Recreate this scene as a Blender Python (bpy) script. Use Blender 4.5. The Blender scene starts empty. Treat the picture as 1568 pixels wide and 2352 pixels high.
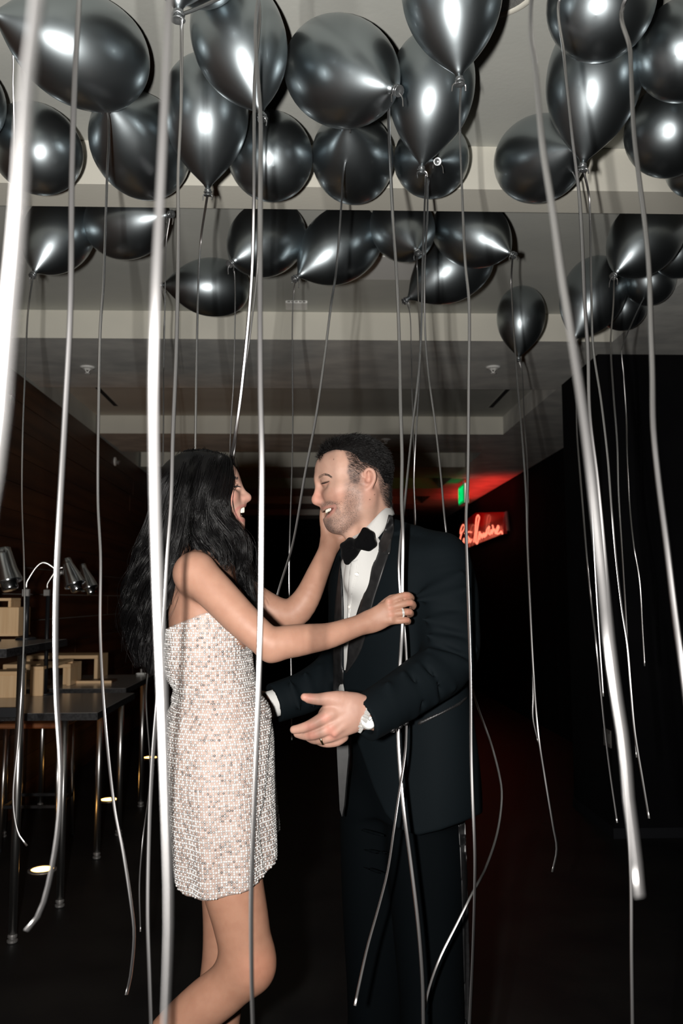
# A couple laughing under silver balloons in a dark bar, lit by the photographer's flash.
import bpy, math, random
import numpy as np
from mathutils import Vector, Matrix, Euler

random.seed(7)
np.random.seed(7)
scene = bpy.context.scene
COL = scene.collection

# ------------------------------------------------------------------ camera
FPX, W, H = 1960.0, 1568.0, 2352.0
CAM_H = 1.43
PITCH = math.radians(5.8)
YAW = math.radians(-2.13)
ROLL = math.radians(0.25)
cam_data = bpy.data.cameras.new('camera')
cam_data.sensor_fit = 'VERTICAL'
cam_data.sensor_height = 36.0
cam_data.sensor_width = 24.0
cam_data.lens = FPX / H * 36.0
cam_data.clip_start = 0.02
cam_data.dof.use_dof = True
cam_data.dof.focus_distance = 2.15
cam_data.dof.aperture_fstop = 5.6
cam = bpy.data.objects.new('camera', cam_data)
COL.objects.link(cam)
cam.location = (0, 0, CAM_H)
cam.rotation_euler = Euler((math.pi / 2 + PITCH, ROLL, YAW), 'XYZ')
RM = cam.rotation_euler.to_matrix()
scene.camera = cam

# ------------------------------------------------------------------ world, flash, exposure
world = bpy.data.worlds.new('world')
scene.world = world
world.use_nodes = True
bgn = world.node_tree.nodes['Background']
bgn.inputs['Color'].default_value = (0.5, 0.6, 0.75, 1)
bgn.inputs['Strength'].default_value = 0.0015

fl = bpy.data.lights.new('camera_flash', 'AREA')
fl.shape = 'RECTANGLE'
fl.size, fl.size_y = 0.05, 0.075
fl.energy = 62.0
fl.spread = math.radians(145)
fl.color = (1.0, 0.965, 0.92)
flash = bpy.data.objects.new('camera_flash', fl)
COL.objects.link(flash)
flash.location = (-0.165, 0.0, CAM_H + 0.01)
flash.rotation_euler = Euler((math.pi / 2 + math.radians(13), 0, math.radians(2.5)), 'XYZ')

scene.cycles.max_bounces = 6
scene.cycles.diffuse_bounces = 3
scene.cycles.glossy_bounces = 4
scene.cycles.caustics_reflective = False
scene.cycles.caustics_refractive = False
vs = scene.view_settings
vs.view_transform = 'Standard'
vs.look = 'None'
vs.exposure = 0.0
vs.gamma = 1.0
vs.use_curve_mapping = False


def P(px, py, y):
    """World point on the depth plane Y = y seen at photo pixel (px, py)."""
    d = RM @ Vector(((px - W / 2) / FPX, (H / 2 - py) / FPX, -1.0))
    return Vector((d.x * y / d.y, y, CAM_H + d.z * y / d.y))


def PH(px, py, z):
    """World point on the height plane Z = z seen at photo pixel (px, py)."""
    d = RM @ Vector(((px - W / 2) / FPX, (H / 2 - py) / FPX, -1.0))
    t = (z - CAM_H) / d.z
    return Vector((d.x * t, d.y * t, z))


def PX(px, py, x):
    d = RM @ Vector(((px - W / 2) / FPX, (H / 2 - py) / FPX, -1.0))
    t = x / d.x
    return Vector((x, d.y * t, CAM_H + d.z * t))


def cam_depth(p):
    return -(RM.transposed() @ (Vector(p) - Vector((0, 0, CAM_H)))).z


def px2m(n, p):
    return n * cam_depth(p) / FPX


# ------------------------------------------------------------------ object helpers
def link(o, parent=None):
    COL.objects.link(o)
    if parent is not None:
        o.parent = parent
    return o


def tag(o, label=None, category=None, group=None, kind=None):
    if label: o['label'] = label
    if category: o['category'] = category
    if group: o['group'] = group
    if kind: o['kind'] = kind
    return o


def thing(name, loc, label, category, group=None):
    o = bpy.data.objects.new(name, None)
    o.location = loc
    o.empty_display_size = 0.05
    link(o)
    return tag(o, label, category, group)


def mesh_obj(name, verts, faces, mat, parent=None, smooth=False, local=True):
    """One mesh object. World-space verts; kept in place when parented (parents only carry a location)."""
    me = bpy.data.meshes.new(name)
    v = np.asarray(verts, dtype=np.float64).reshape(-1, 3)
    if parent is not None and local:
        v = v - np.array(origin_of(parent))
    me.from_pydata(v.tolist(), [], faces)
    me.materials.append(mat)
    if smooth:
        me.polygons.foreach_set('use_smooth', [True] * len(me.polygons))
    me.update()
    return link(bpy.data.objects.new(name, me), parent)


def origin_of(o):
    v = Vector((0, 0, 0))
    while o is not None:
        v = v + Vector(o.location)
        o = o.parent
    return v


class MB:
    """Collects boxes, tubes and lathes for one part."""
    def __init__(self):
        self.v, self.f = [], []

    def add(self, verts, faces):
        n = len(self.v)
        self.v += [tuple(x) for x in verts]
        self.f += [tuple(i + n for i in f) for f in faces]
        return self

    def box(self, lo, hi, bev=0.0):
        x0, y0, z0 = lo
        x1, y1, z1 = hi
        if bev <= 0:
            v = [(x0, y0, z0), (x1, y0, z0), (x1, y1, z0), (x0, y1, z0), (x0, y0, z1), (x1, y0, z1), (x1, y1, z1), (x0, y1, z1)]
            f = [(0, 3, 2, 1), (4, 5, 6, 7), (0, 1, 5, 4), (1, 2, 6, 5), (2, 3, 7, 6), (3, 0, 4, 7)]
            return self.add(v, f)
        b = bev
        c = []
        for (z, e) in ((z0, b), (z0 + b, 0), (z1 - b, 0), (z1, b)):
            ring = []
            for (cx, cy, sx, sy) in ((x0, y0, 1, 1), (x1, y0, -1, 1), (x1, y1, -1, -1), (x0, y1, 1, -1)):
                q = [(cx + sx * e, cy + sy * (e + b)), (cx + sx * (e + b), cy + sy * e)]
                if (sx, sy) in ((-1, 1), (1, -1)):
                    q.reverse()
                ring += [(a[0], a[1], z) for a in q]
            c += ring
        f = []
        for k in range(3):
            for i in range(8):
                j = (i + 1) % 8
                f.append((k * 8 + i, k * 8 + j, k * 8 + 8 + j, k * 8 + 8 + i))
        f.append(tuple(range(7, -1, -1)))
        f.append(tuple(range(24, 32)))
        return self.add(c, f)

    def tube(self, pts, rad, n=10, caps=True):
        v, f = tube_mesh(pts, rad, n, caps)
        return self.add(v, f)

    def lathe(self, prof, origin=(0, 0, 0), axis=(0, 0, 1), n=24, caps=True):
        v, f = lathe_mesh(prof, origin, axis, n, caps)
        return self.add(v, f)

    def build(self, name, mat, parent=None, smooth=False):
        return mesh_obj(name, self.v, self.f, mat, parent, smooth)


def frame_of(axis):
    a = np.array(axis, float)
    a = a / (np.linalg.norm(a) + 1e-12)
    ref = np.array((0, 0, 1.0)) if abs(a[2]) < 0.9 else np.array((1.0, 0, 0))
    u = np.cross(ref, a); u /= np.linalg.norm(u)
    w = np.cross(a, u)
    return u, w, a


def tube_mesh(pts, rad, n=8, caps=True):
    pts = np.asarray([tuple(p) for p in pts], float)
    m = len(pts)
    rad = np.full(m, rad) if np.isscalar(rad) else np.asarray(rad, float)
    tan = np.gradient(pts, axis=0)
    tan /= np.linalg.norm(tan, axis=1)[:, None] + 1e-12
    u, w, _ = frame_of(tan[0])
    V = []
    for i in range(m):
        u = u - tan[i] * np.dot(u, tan[i]); u /= np.linalg.norm(u) + 1e-12
        w = np.cross(tan[i], u)
        for k in range(n):
            a = 2 * math.pi * k / n
            V.append(pts[i] + rad[i] * (math.cos(a) * u + math.sin(a) * w))
    F = []
    for i in range(m - 1):
        for k in range(n):
            j = (k + 1) % n
            F.append((i * n + k, i * n + j, i * n + n + j, i * n + n + k))
    if caps:
        F.append(tuple(range(n - 1, -1, -1)))
        F.append(tuple(range((m - 1) * n, m * n)))
    return V, F


def lathe_mesh(prof, origin, axis, n, caps=True):
    u, w, a = frame_of(axis)
    o = np.array(origin, float)
    V, F = [], []
    for (r, z) in prof:
        for k in range(n):
            t = 2 * math.pi * k / n
            V.append(o + a * z + r * (math.cos(t) * u + math.sin(t) * w))
    for i in range(len(prof) - 1):
        for k in range(n):
            j = (k + 1) % n
            F.append((i * n + k, i * n + j, i * n + n + j, i * n + n + k))
    if caps:
        F.append(tuple(range(n - 1, -1, -1)))
        F.append(tuple(range((len(prof) - 1) * n, len(prof) * n)))
    return V, F


def spline(ctrl, n):
    """Catmull-Rom through ctrl (k x d), n samples spread by chord length."""
    c = np.asarray([tuple(p) for p in ctrl], float)
    if len(c) == 2:
        t = np.linspace(0, 1, n)[:, None]
        return c[0] * (1 - t) + c[1] * t
    seg = np.linalg.norm(np.diff(c, axis=0), axis=1) + 1e-9
    s = np.concatenate([[0], np.cumsum(seg)])
    m = np.zeros_like(c)
    for i in range(len(c)):
        a, b = max(i - 1, 0), min(i + 1, len(c) - 1)
        m[i] = (c[b] - c[a]) / (s[b] - s[a])
    t = np.linspace(0, s[-1], n)
    i = np.clip(np.searchsorted(s, t, side='right') - 1, 0, len(c) - 2)
    h = (s[i + 1] - s[i])[:, None]
    x = ((t - s[i]) / (s[i + 1] - s[i]))[:, None]
    return ((2 * x**3 - 3 * x**2 + 1) * c[i] + (x**3 - 2 * x**2 + x) * h * m[i]
            + (-2 * x**3 + 3 * x**2) * c[i + 1] + (x**3 - x**2) * h * m[i + 1])


# ------------------------------------------------------------------ materials
def mat(name, col, rough=0.5, metal=0.0, spec=0.5, noise=None, bump=None, emit=None, coat=0.0, sheen=0.0, aniso=0.0):
    """Principled material; noise=(scale, colour2, detail), bump=(scale, strength)."""
    m = bpy.data.materials.new(name)
    m.use_nodes = True
    nt = m.node_tree
    b = nt.nodes['Principled BSDF']
    b.inputs['Base Color'].default_value = (*col, 1)
    b.inputs['Roughness'].default_value = rough
    b.inputs['Metallic'].default_value = metal
    b.inputs['Specular IOR Level'].default_value = spec
    b.inputs['Coat Weight'].default_value = coat
    b.inputs['Sheen Weight'].default_value = sheen
    b.inputs['Anisotropic'].default_value = aniso
    tc = None
    if noise or bump:
        tc = nt.nodes.new('ShaderNodeTexCoord')
    if noise:
        sc, c2, det = noise[0], noise[1], noise[2]
        tn = nt.nodes.new('ShaderNodeTexNoise')
        tn.inputs['Detail'].default_value = det
        tn.inputs['Scale'].default_value = 1.0
        mp = nt.nodes.new('ShaderNodeMapping')
        mp.inputs['Scale'].default_value = sc if hasattr(sc, '__len__') else (sc, sc, sc)
        nt.links.new(tc.outputs['Object'], mp.inputs['Vector'])
        nt.links.new(mp.outputs[0], tn.inputs['Vector'])
        rp = nt.nodes.new('ShaderNodeValToRGB')
        rp.color_ramp.elements[0].position = 0.35
        rp.color_ramp.elements[1].position = 0.65
        rp.color_ramp.elements[0].color = (*col, 1)
        rp.color_ramp.elements[1].color = (*c2, 1)
        nt.links.new(tn.outputs['Fac'], rp.inputs['Fac'])
        nt.links.new(rp.outputs['Color'], b.inputs['Base Color'])
    if bump:
        tb = nt.nodes.new('ShaderNodeTexNoise')
        tb.inputs['Detail'].default_value = 4
        tb.inputs['Scale'].default_value = bump[0]
        nt.links.new(tc.outputs['Object'], tb.inputs['Vector'])
        bp = nt.nodes.new('ShaderNodeBump')
        bp.inputs['Strength'].default_value = bump[1]
        bp.inputs['Distance'].default_value = 0.002
        nt.links.new(tb.outputs['Fac'], bp.inputs['Height'])
        nt.links.new(bp.outputs['Normal'], b.inputs['Normal'])
    if emit:
        b.inputs['Emission Color'].default_value = (*emit[0], 1)
        b.inputs['Emission Strength'].default_value = emit[1]
    return m


M = {}
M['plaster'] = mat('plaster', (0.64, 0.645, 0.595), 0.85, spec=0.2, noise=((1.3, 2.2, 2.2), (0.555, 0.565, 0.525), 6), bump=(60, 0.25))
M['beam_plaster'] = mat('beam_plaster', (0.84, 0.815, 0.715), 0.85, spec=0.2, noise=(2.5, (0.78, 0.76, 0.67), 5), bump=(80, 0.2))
M['trowel'] = mat('trowelled_plaster', (0.90, 0.90, 0.85), 0.6, spec=0.35, noise=((3.5, 5.0, 4.0), (0.66, 0.67, 0.65), 9), bump=(40, 0.35))
M['black_wall'] = mat('black_wall', (0.006, 0.006, 0.007), 0.9, spec=0.1, noise=(3, (0.004, 0.004, 0.005), 3))
M['floor'] = mat('black_floor', (0.014, 0.0135, 0.013), 0.5, spec=0.3, noise=(2.5, (0.006, 0.006, 0.007), 8), bump=(15, 0.15))
M['wood_wall'] = mat('dark_wood', (0.085, 0.032, 0.012), 0.5, spec=0.3, noise=((8, 0.7, 14), (0.035, 0.013, 0.006), 6), bump=(30, 0.2))
M['wood'] = mat('light_oak', (0.97, 0.68, 0.40), 0.4, noise=((5, 60, 5), (0.86, 0.57, 0.31), 3))
M['wood_v'] = mat('light_oak_upright', (0.97, 0.68, 0.40), 0.4, noise=((60, 60, 3), (0.86, 0.57, 0.31), 3))
M['wood_seat'] = mat('stool_wood', (0.30, 0.12, 0.05), 0.4, noise=((6, 40, 6), (0.2, 0.075, 0.03), 3))
M['table_top'] = mat('black_table_laminate', (0.30, 0.29, 0.28), 0.2, spec=0.5)
M['table_edge'] = mat('black_table_edge', (0.015, 0.015, 0.016), 0.3, spec=0.5, noise=(90, (0.04, 0.04, 0.042), 4))
M['steel'] = mat('brushed_steel', (0.78, 0.765, 0.75), 0.30, 1.0)
M['chrome'] = mat('chrome', (0.66, 0.68, 0.70), 0.20, 1.0)
M['grey_metal'] = mat('grey_metal', (0.33, 0.32, 0.31), 0.45, 0.6)
M['black_metal'] = mat('black_metal', (0.012, 0.013, 0.016), 0.4, 0.0)
M['balloon'] = mat('silver_balloon', (0.405, 0.455, 0.48), 0.37, 1.0, coat=0.35)
M['knot'] = mat('balloon_knot', (0.34, 0.36, 0.37), 0.3, 0.8)
M['ribbon'] = mat('silver_ribbon', (0.56, 0.55, 0.55), 0.33, 0.97, spec=0.5)
M['white_plastic'] = mat('white_plastic', (0.95, 0.95, 0.92), 0.45)
M['dark_slot'] = mat('dark_slot', (0.004, 0.004, 0.004), 0.9)
M['neon'] = mat('neon_tube', (0.9, 0.2, 0.1), 0.3, emit=((1.0, 0.22, 0.13), 1.7))
M['neon_red'] = mat('neon_backing', (0.45, 0.02, 0.02), 0.35, coat=0.3)
M['exit_green'] = mat('exit_sign_face', (0.05, 0.4, 0.12), 0.4, emit=((0.0, 0.5, 0.09), 0.5))
M['exit_edge'] = mat('exit_sign_edge', (0.9, 0.9, 0.8), 0.4, emit=((0.9, 0.95, 0.75), 0.7))
M['lamp_glow'] = mat('lamp_glow', (1, 0.6, 0.25), 0.4, emit=((1.0, 0.50, 0.13), 9.0))

# ------------------------------------------------------------------ the room
Z1, Z2 = 2.96, 3.13            # underside of the beams, ceiling of the coffers
XL, XR, XB = -1.95, 1.82, 2.6  # wooden wall, side of the coffers / black pier, black wall behind the pier
Y0, YB = -2.6, 17.0


def struct(name, mb, m, label, parent=None, smooth=False):
    o = mb.build(name, m, parent, smooth)
    if parent is None:
        tag(o, label, None, None, 'structure')
    return o


struct('floor', MB().box((XL - 0.1, Y0, -0.1), (3.6, YB, 0)), M['floor'], 'black polished concrete floor under the couple')
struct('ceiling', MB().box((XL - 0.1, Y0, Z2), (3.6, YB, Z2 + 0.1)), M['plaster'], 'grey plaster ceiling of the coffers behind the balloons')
BEAMS = [(3.05, 3.235), (4.94, 6.12), (7.85, 8.83), (9.85, 10.75), (11.8, 12.7), (13.7, 14.6), (15.6, 16.4)]
for i, (a, b) in enumerate(BEAMS):
    mb = MB().box((XL, a, Z1), (XR, b, Z2 - 0.0005))
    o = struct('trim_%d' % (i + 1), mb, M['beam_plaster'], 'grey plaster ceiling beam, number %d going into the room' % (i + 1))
    if i in (1, 2):
        # dark trowelled finish on the underside
        o.data.materials.append(M['trowel'])
        for p in o.data.polygons:
            if p.normal.z < -0.9:
                p.material_index = 1
side = struct('trim_8', MB().box((XR, 3.05, Z1), (3.6, YB, Z2 - 0.0005)), M['trowel'], 'dark trowelled soffit along the black pier')
struct('wall_right', MB().box((XB, 5.9, 0), (XB + 0.12, YB, Z1)), M['black_wall'], 'black wall carrying the red neon sign')
struct('wall_side', MB().box((3.48, Y0, 0), (3.6, 5.2, Z2)), M['black_wall'], 'black wall of the side bay')
struct('wall_pier', MB().box((XR, 5.2, 0), (3.6, 5.98, Z1)), M['black_wall'], 'black pier standing out into the room')
struct('wall_back', MB().box((XL - 0.1, YB, 0), (3.6, YB + 0.1, Z2)), M['black_wall'], 'black wall at the far end of the room')
struct('wall_rear', MB().box((XL - 0.1, Y0 - 0.1, 0), (3.6, Y0, Z2)), M['black_wall'], 'dark wall behind the photographer')
# wooden wall: backing with horizontal boards
wl = struct('wall_left', MB().box((XL - 0.1, Y0, 0), (XL - 0.022, YB, Z2)), M['plaster'], 'dark brown wooden board wall beside the tables')
nb = 16
hb = (Z1 - 0.02) / nb
random.seed(3)
for r in range(nb):
    y = Y0 + random.uniform(0, 1.0)
    ys = [Y0]
    while y < YB:
        ys.append(y); y += random.uniform(1.9, 3.1)
    ys.append(YB)
    for a, b in zip(ys[:-1], ys[1:]):
        if b - a < 0.1: continue
        d = random.uniform(0, 0.006)
        MB().box((XL - 0.0215, a + 0.002, r * hb + 0.002), (XL - 0.006 + d, b - 0.002, (r + 1) * hb - 0.002)).build('board', M['wood_wall'], wl)
struct('baseboard_pier', MB().box((XR - 0.012, 5.188, 0), (3.6, 5.2, 0.06)).box((XR - 0.012, 5.2, 0), (XR, 5.98, 0.06)), M['black_metal'], 'thin black skirting round the black pier')

# slots in the third coffer
for x0, x1, lab in ((-1.72, -1.68, 'black slot diffuser in the ceiling beside the wooden wall'), (1.60, 1.64, 'black slot diffuser in the ceiling beside the black pier')):
    t = thing('slot_diffuser', ((x0 + x1) / 2, 6.9, Z2), lab, 'air vent')
    MB().box((x0, 6.25, Z2 - 0.004), (x1, 7.45, Z2 - 0.0005)).build('slot', M['dark_slot'], t)
    MB().box((x0 - 0.006, 6.25, Z2 - 0.006), (x0, 7.45, Z2 - 0.0005)).box((x1, 6.25, Z2 - 0.006), (x1 + 0.006, 7.45, Z2 - 0.0005)).build('flange', M['plaster'], t)

# ceiling loudspeaker at the top of the frame
c = PH(1128, -38, Z2)
t = thing('ceiling_loudspeaker', c, 'round grey flush loudspeaker in the ceiling above the balloons', 'loudspeaker')
R0 = 0.145
MB().lathe([(R0, 0), (R0, -0.004), (R0 - 0.004, -0.007), (R0 - 0.02, -0.007), (R0 - 0.022, -0.004)], c, n=48, caps=False).build('rim', M['beam_plaster'], t, True)
MB().lathe([(R0 - 0.02, -0.0035), (0.06, -0.0045), (0.001, -0.005)], c, n=48, caps=False).build('grille', mat('speaker_mesh', (0.3, 0.3, 0.28), 0.7, noise=(700, (0.12, 0.12, 0.12), 1)), t, True)

# flush plate in the second coffer
c = PH(681, 698, Z2)
t = thing('ceiling_plate', c, 'small white rectangular plate on the ceiling behind the balloons', 'ceiling plate')
w = px2m(50, c) / 2
MB().box((c.x - w, c.y - 0.06, Z2 - 0.016), (c.x + w, c.y + 0.06, Z2 - 0.0005), 0.003).build('body', M['white_plastic'], t)
for k in range(5):
    x = c.x - w * 0.7 + k * w * 0.35
    MB().box((x - w * 0.12, c.y - 0.0615, Z2 - 0.012), (x + w * 0.12, c.y - 0.06, Z2 - 0.005)).build('slot', M['grey_metal'], t)


# pale access panel beside it
a, b = PH(812, 637, Z2), PH(958, 585, Z2)
t = thing('access_panel', (a + b) / 2, 'pale square access panel in the ceiling under the wedged balloon', 'ceiling panel')
MB().box((min(a.x, b.x), min(a.y, b.y), Z2 - 0.012), (max(a.x, b.x), max(a.y, b.y), Z2 - 0.0005), 0.002).build('cover', M['white_plastic'], t)
MB().box((min(a.x, b.x) - 0.015, min(a.y, b.y) - 0.015, Z2 - 0.006), (max(a.x, b.x) + 0.015, max(a.y, b.y) + 0.015, Z2 - 0.0006)).build('frame', M['beam_plaster'], t)


def sprinkler(px, py, z, lab, s=1.0):
    c = PH(px, py, z)
    t = thing('sprinkler_head', c, lab, 'sprinkler', 'fire sprinklers on the ceiling')
    MB().lathe([(0.048 * s, -0.0005), (0.046 * s, -0.008 * s), (0.03 * s, -0.013 * s), (0.026 * s, -0.012 * s), (0.022 * s, -0.004 * s), (0.001, -0.003 * s)], c, n=20, caps=False).build('cup', M['white_plastic'], t, True)
    m = MB().tube([c + Vector((-0.011 * s, 0, -0.008 * s)), c + Vector((-0.013 * s, 0, -0.022 * s)), c + Vector((0, 0, -0.04 * s))], 0.0035 * s, 6)
    m.tube([c + Vector((0.011 * s, 0, -0.008 * s)), c + Vector((0.013 * s, 0, -0.022 * s)), c + Vector((0, 0, -0.04 * s))], 0.0035 * s, 6)
    m.build('yoke', M['white_plastic'], t)
    MB().lathe([(0.001, -0.044 * s), (0.017 * s, -0.045 * s), (0.017 * s, -0.042 * s), (0.001, -0.040 * s)], c, n=14, caps=False).build('deflector', M['white_plastic'], t)


sprinkler(201, 843, Z1, 'white sprinkler head on the beam above the wooden wall')
sprinkler(1132, 843, Z1, 'white sprinkler head on the beam beside the small lone balloon')
sprinkler(886, 1009, Z1, 'small white sprinkler head on the beam right behind the man')
c = PX(263, 1060, XL)
t = thing('wall_spotlight', c, 'small white fixture high on the wooden wall', 'wall light')
MB().lathe([(0.045, 0.0), (0.045, 0.012), (0.03, 0.018), (0.001, 0.019)], c, axis=(1, 0, 0), n=16).build('plate', M['white_plastic'], t)
MB().lathe([(0.018, 0.018), (0.024, 0.05), (0.001, 0.055)], c, axis=(1, 0, -0.3), n=14).build('nozzle', M['grey_metal'], t)

# blank socket plate low on the black pier
c = PX(1396, 1695, XR)
t = thing('socket_plate', c, 'grey socket plate low on the black pier', 'wall socket')
w, h = 0.062, 0.052
MB().box((XR - 0.008, c.y - w, c.z - h), (XR - 0.0002, c.y + w, c.z + h), 0.002).build('plate', M['grey_metal'], t)
for s in (-0.028, 0.028):
    MB().box((XR - 0.0095, c.y + s - 0.017, c.z - 0.03), (XR - 0.008, c.y + s + 0.017, c.z + 0.03)).build('socket', mat('socket_face', (0.22, 0.22, 0.21), 0.5), t)

# exit sign hanging from the soffit
c = PX(1071, 1132, 2.02)
t = thing('exit_sign', c, 'green lit exit sign hanging from the ceiling behind the man', 'exit sign')
sw = px2m(46, c)
A = P(1063, 1132, c.y + 1.35); Bq = P(1075, 1130, c.y)
d = (A - Bq).normalized()
hh = sw / 2
def quadbox(a, b, h, th):
    n = Vector((-(b - a).y, (b - a).x, 0)).normalized() * th
    v = [a + n + Vector((0, 0, -h)), b + n + Vector((0, 0, -h)), b - n + Vector((0, 0, -h)), a - n + Vector((0, 0, -h)),
         a + n + Vector((0, 0, h)), b + n + Vector((0, 0, h)), b - n + Vector((0, 0, h)), a - n + Vector((0, 0, h))]
    return MB().add(v, [(0, 3, 2, 1), (4, 5, 6, 7), (0, 1, 5, 4), (1, 2, 6, 5), (2, 3, 7, 6), (3, 0, 4, 7)])
ea = Vector((c.x - 0.05, c.y, c.z)); eb = Vector((c.x - 0.05, c.y + 0.40, c.z))
body = quadbox(Vector((c.x, c.y, c.z)), Vector((c.x, c.y + 0.42, c.z)), hh, 0.028).build('housing', M['white_plastic'], t)
quadbox(Vector((c.x - 0.03, c.y + 0.015, c.z)), Vector((c.x - 0.03, c.y + 0.405, c.z)), hh * 0.9, 0.002).build('panel', M['exit_green'], t)
quadbox(Vector((c.x - 0.02, c.y - 0.003, c.z)), Vector((c.x + 0.02, c.y - 0.003, c.z)), hh * 0.97, 0.003).build('edge_light', M['exit_edge'], t)
MB().tube([(c.x, c.y + 0.2, c.z + hh), (c.x, c.y + 0.2, Z1)], 0.012, 8).build('stem', M['white_plastic'], t)
ex = M['exit_letters'] = mat('exit_letters', (0.02, 0.25, 0.08), 0.5, emit=((0.0, 0.9, 0.2), 1.0))
def letter(segs, y0):
    mb = MB()
    for (a, b, c2, d2) in segs:       # strokes in a 1 x 1 cell; the sign reads from the room side
        p = Vector((c.x - 0.034, y0 - a * 0.07, c.z - hh * 0.7 + b * hh * 1.4)); q = Vector((c.x - 0.034, y0 - c2 * 0.07, c.z - hh * 0.7 + d2 * hh * 1.4))
        mb.tube([p, q], 0.006, 5)
    mb.build('letter', ex, t)
for ch, y0 in (('E', 0.375), ('X', 0.285), ('I', 0.195), ('T', 0.125)):
    letter({'E': [(0, 0, 0, 1), (0, 1, 1, 1), (0, .5, .8, .5), (0, 0, 1, 0)], 'X': [(0, 0, 1, 1), (0, 1, 1, 0)], 'I': [(.5, 0, .5, 1)], 'T': [(.5, 0, .5, 1), (0, 1, 1, 1)]}[ch], c.y + y0)

# neon sign on the black wall
XS = XB - 0.16
def N(px, py, x=XS):
    return PX(px, py, x)
c = N(1112, 1225)
t = thing('neon_sign', c, 'red neon sign in handwritten script on the black wall', 'neon sign')
bk = [N(1060, 1266, XB - 0.03), N(1164, 1226, XB - 0.03), N(1164, 1176, XB - 0.03), N(1100, 1178, XB - 0.03), N(1060, 1206, XB - 0.03)]
fr = [p + Vector((-0.05, 0, 0)) for p in bk]
k = len(bk)
MB().add(bk + fr, [tuple(range(k)), tuple(range(2 * k - 1, k - 1, -1))] + [(i, i + k, (i + 1) % k + k, (i + 1) % k) for i in range(k)]).build('backing', M['neon_red'], t)
def zz(s):
    """crop pixel (960 + x / 5.6, 1060 + y / 5.6) list to sign points"""
    return [N(960 + a / 5.6, 1060 + b / 5.6) for a, b in s]
strokes = [
    [(600, 830), (575, 815), (548, 880), (545, 930), (585, 880), (600, 840)],
    [(560, 920), (540, 1000), (535, 1090), (555, 1130), (575, 1050), (590, 990), (600, 1040), (618, 1030)],
    [(618, 1030), (630, 960), (650, 1000), (640, 1050), (662, 990), (668, 1040), (690, 1000)],
    [(600, 925), (650, 905), (685, 910)],
    [(715, 1035), (735, 900), (748, 740), (768, 690), (785, 720), (772, 790), (752, 930), (740, 1040)],
    [(740, 1040), (760, 1055), (778, 960), (790, 905), (800, 960), (790, 1000), (815, 930), (822, 985), (842, 920), (850, 975), (868, 915), (862, 965)],
    [(862, 965), (885, 930), (880, 890), (900, 850), (915, 840), (905, 920), (925, 940)],
    [(925, 940), (938, 880), (950, 930), (962, 850), (955, 820)],
    [(950, 930), (980, 870), (992, 925), (1005, 880), (1028, 825), (1035, 850), (1010, 925), (1040, 925), (1068, 900), (1082, 930)],
]
for s in strokes:
    MB().tube(spline(zz(s), len(s) * 6), 0.010, 6).build('neon_tube', M['neon'], t, True)
a = N(1162, 1176, XB - 0.04); b = N(1167, 1219, XB - 0.04)
MB().tube([a, b], 0.022, 6).build('side_bracket', M['grey_metal'], t)
nl = bpy.data.lights.new('neon_glow', 'AREA')
nl.energy = 3.5; nl.spread = math.radians(110); nl.color = (1, 0.03, 0.02); nl.shape = 'RECTANGLE'; nl.size = 2.4; nl.size_y = 0.3
no = link(bpy.data.objects.new('neon_glow', nl), t)
no.location = (-0.06, 0, 0.15); no.rotation_euler = (math.radians(180), 0, math.radians(90))

# ------------------------------------------------------------------ balloons and their ribbons
PROF = [(1.28, 0.0), (1.255, 0.22), (1.17, 0.45), (1.0, 0.67), (0.75, 0.85), (0.40, 0.965), (0.0, 1.0), (-0.35, 0.965), (-0.68, 0.865),
        (-0.98, 0.71), (-1.24, 0.52), (-1.45, 0.33), (-1.60, 0.18), (-1.70, 0.09), (-1.76, 0.055)]
pp = spline([(z, r) for z, r in PROF], 44)
ev, ef = lathe_mesh([(max(r, 0.0005), z) for z, r in pp], (0, 0, 0), (0, 0, 1), 44, True)
ENV = bpy.data.meshes.new('balloon_envelope')
ENV.from_pydata([tuple(v) for v in ev], [], ef)
ENV.materials.append(M['balloon'])
ENV.polygons.foreach_set('use_smooth', [True] * len(ENV.polygons)); ENV.update()
kb = MB().lathe([(0.055, -1.75), (0.075, -1.78), (0.085, -1.81), (0.06, -1.845), (0.05, -1.86), (0.075, -1.89), (0.11, -1.93), (0.095, -1.94), (0.04, -1.90)], n=12)
kb.tube([(0.085 * math.cos(a), 0.085 * math.sin(a), -1.85 + 0.012 * math.sin(3 * a)) for a in np.linspace(0, 6.283, 13)], 0.022, 5)
KNOT = bpy.data.meshes.new('balloon_knot')
KNOT.from_pydata(kb.v, [], kb.f)
KNOT.materials.append(M['knot'])
KNOT.polygons.foreach_set('use_smooth', [True] * len(KNOT.polygons)); KNOT.update()

RIB_N = 0


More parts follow.
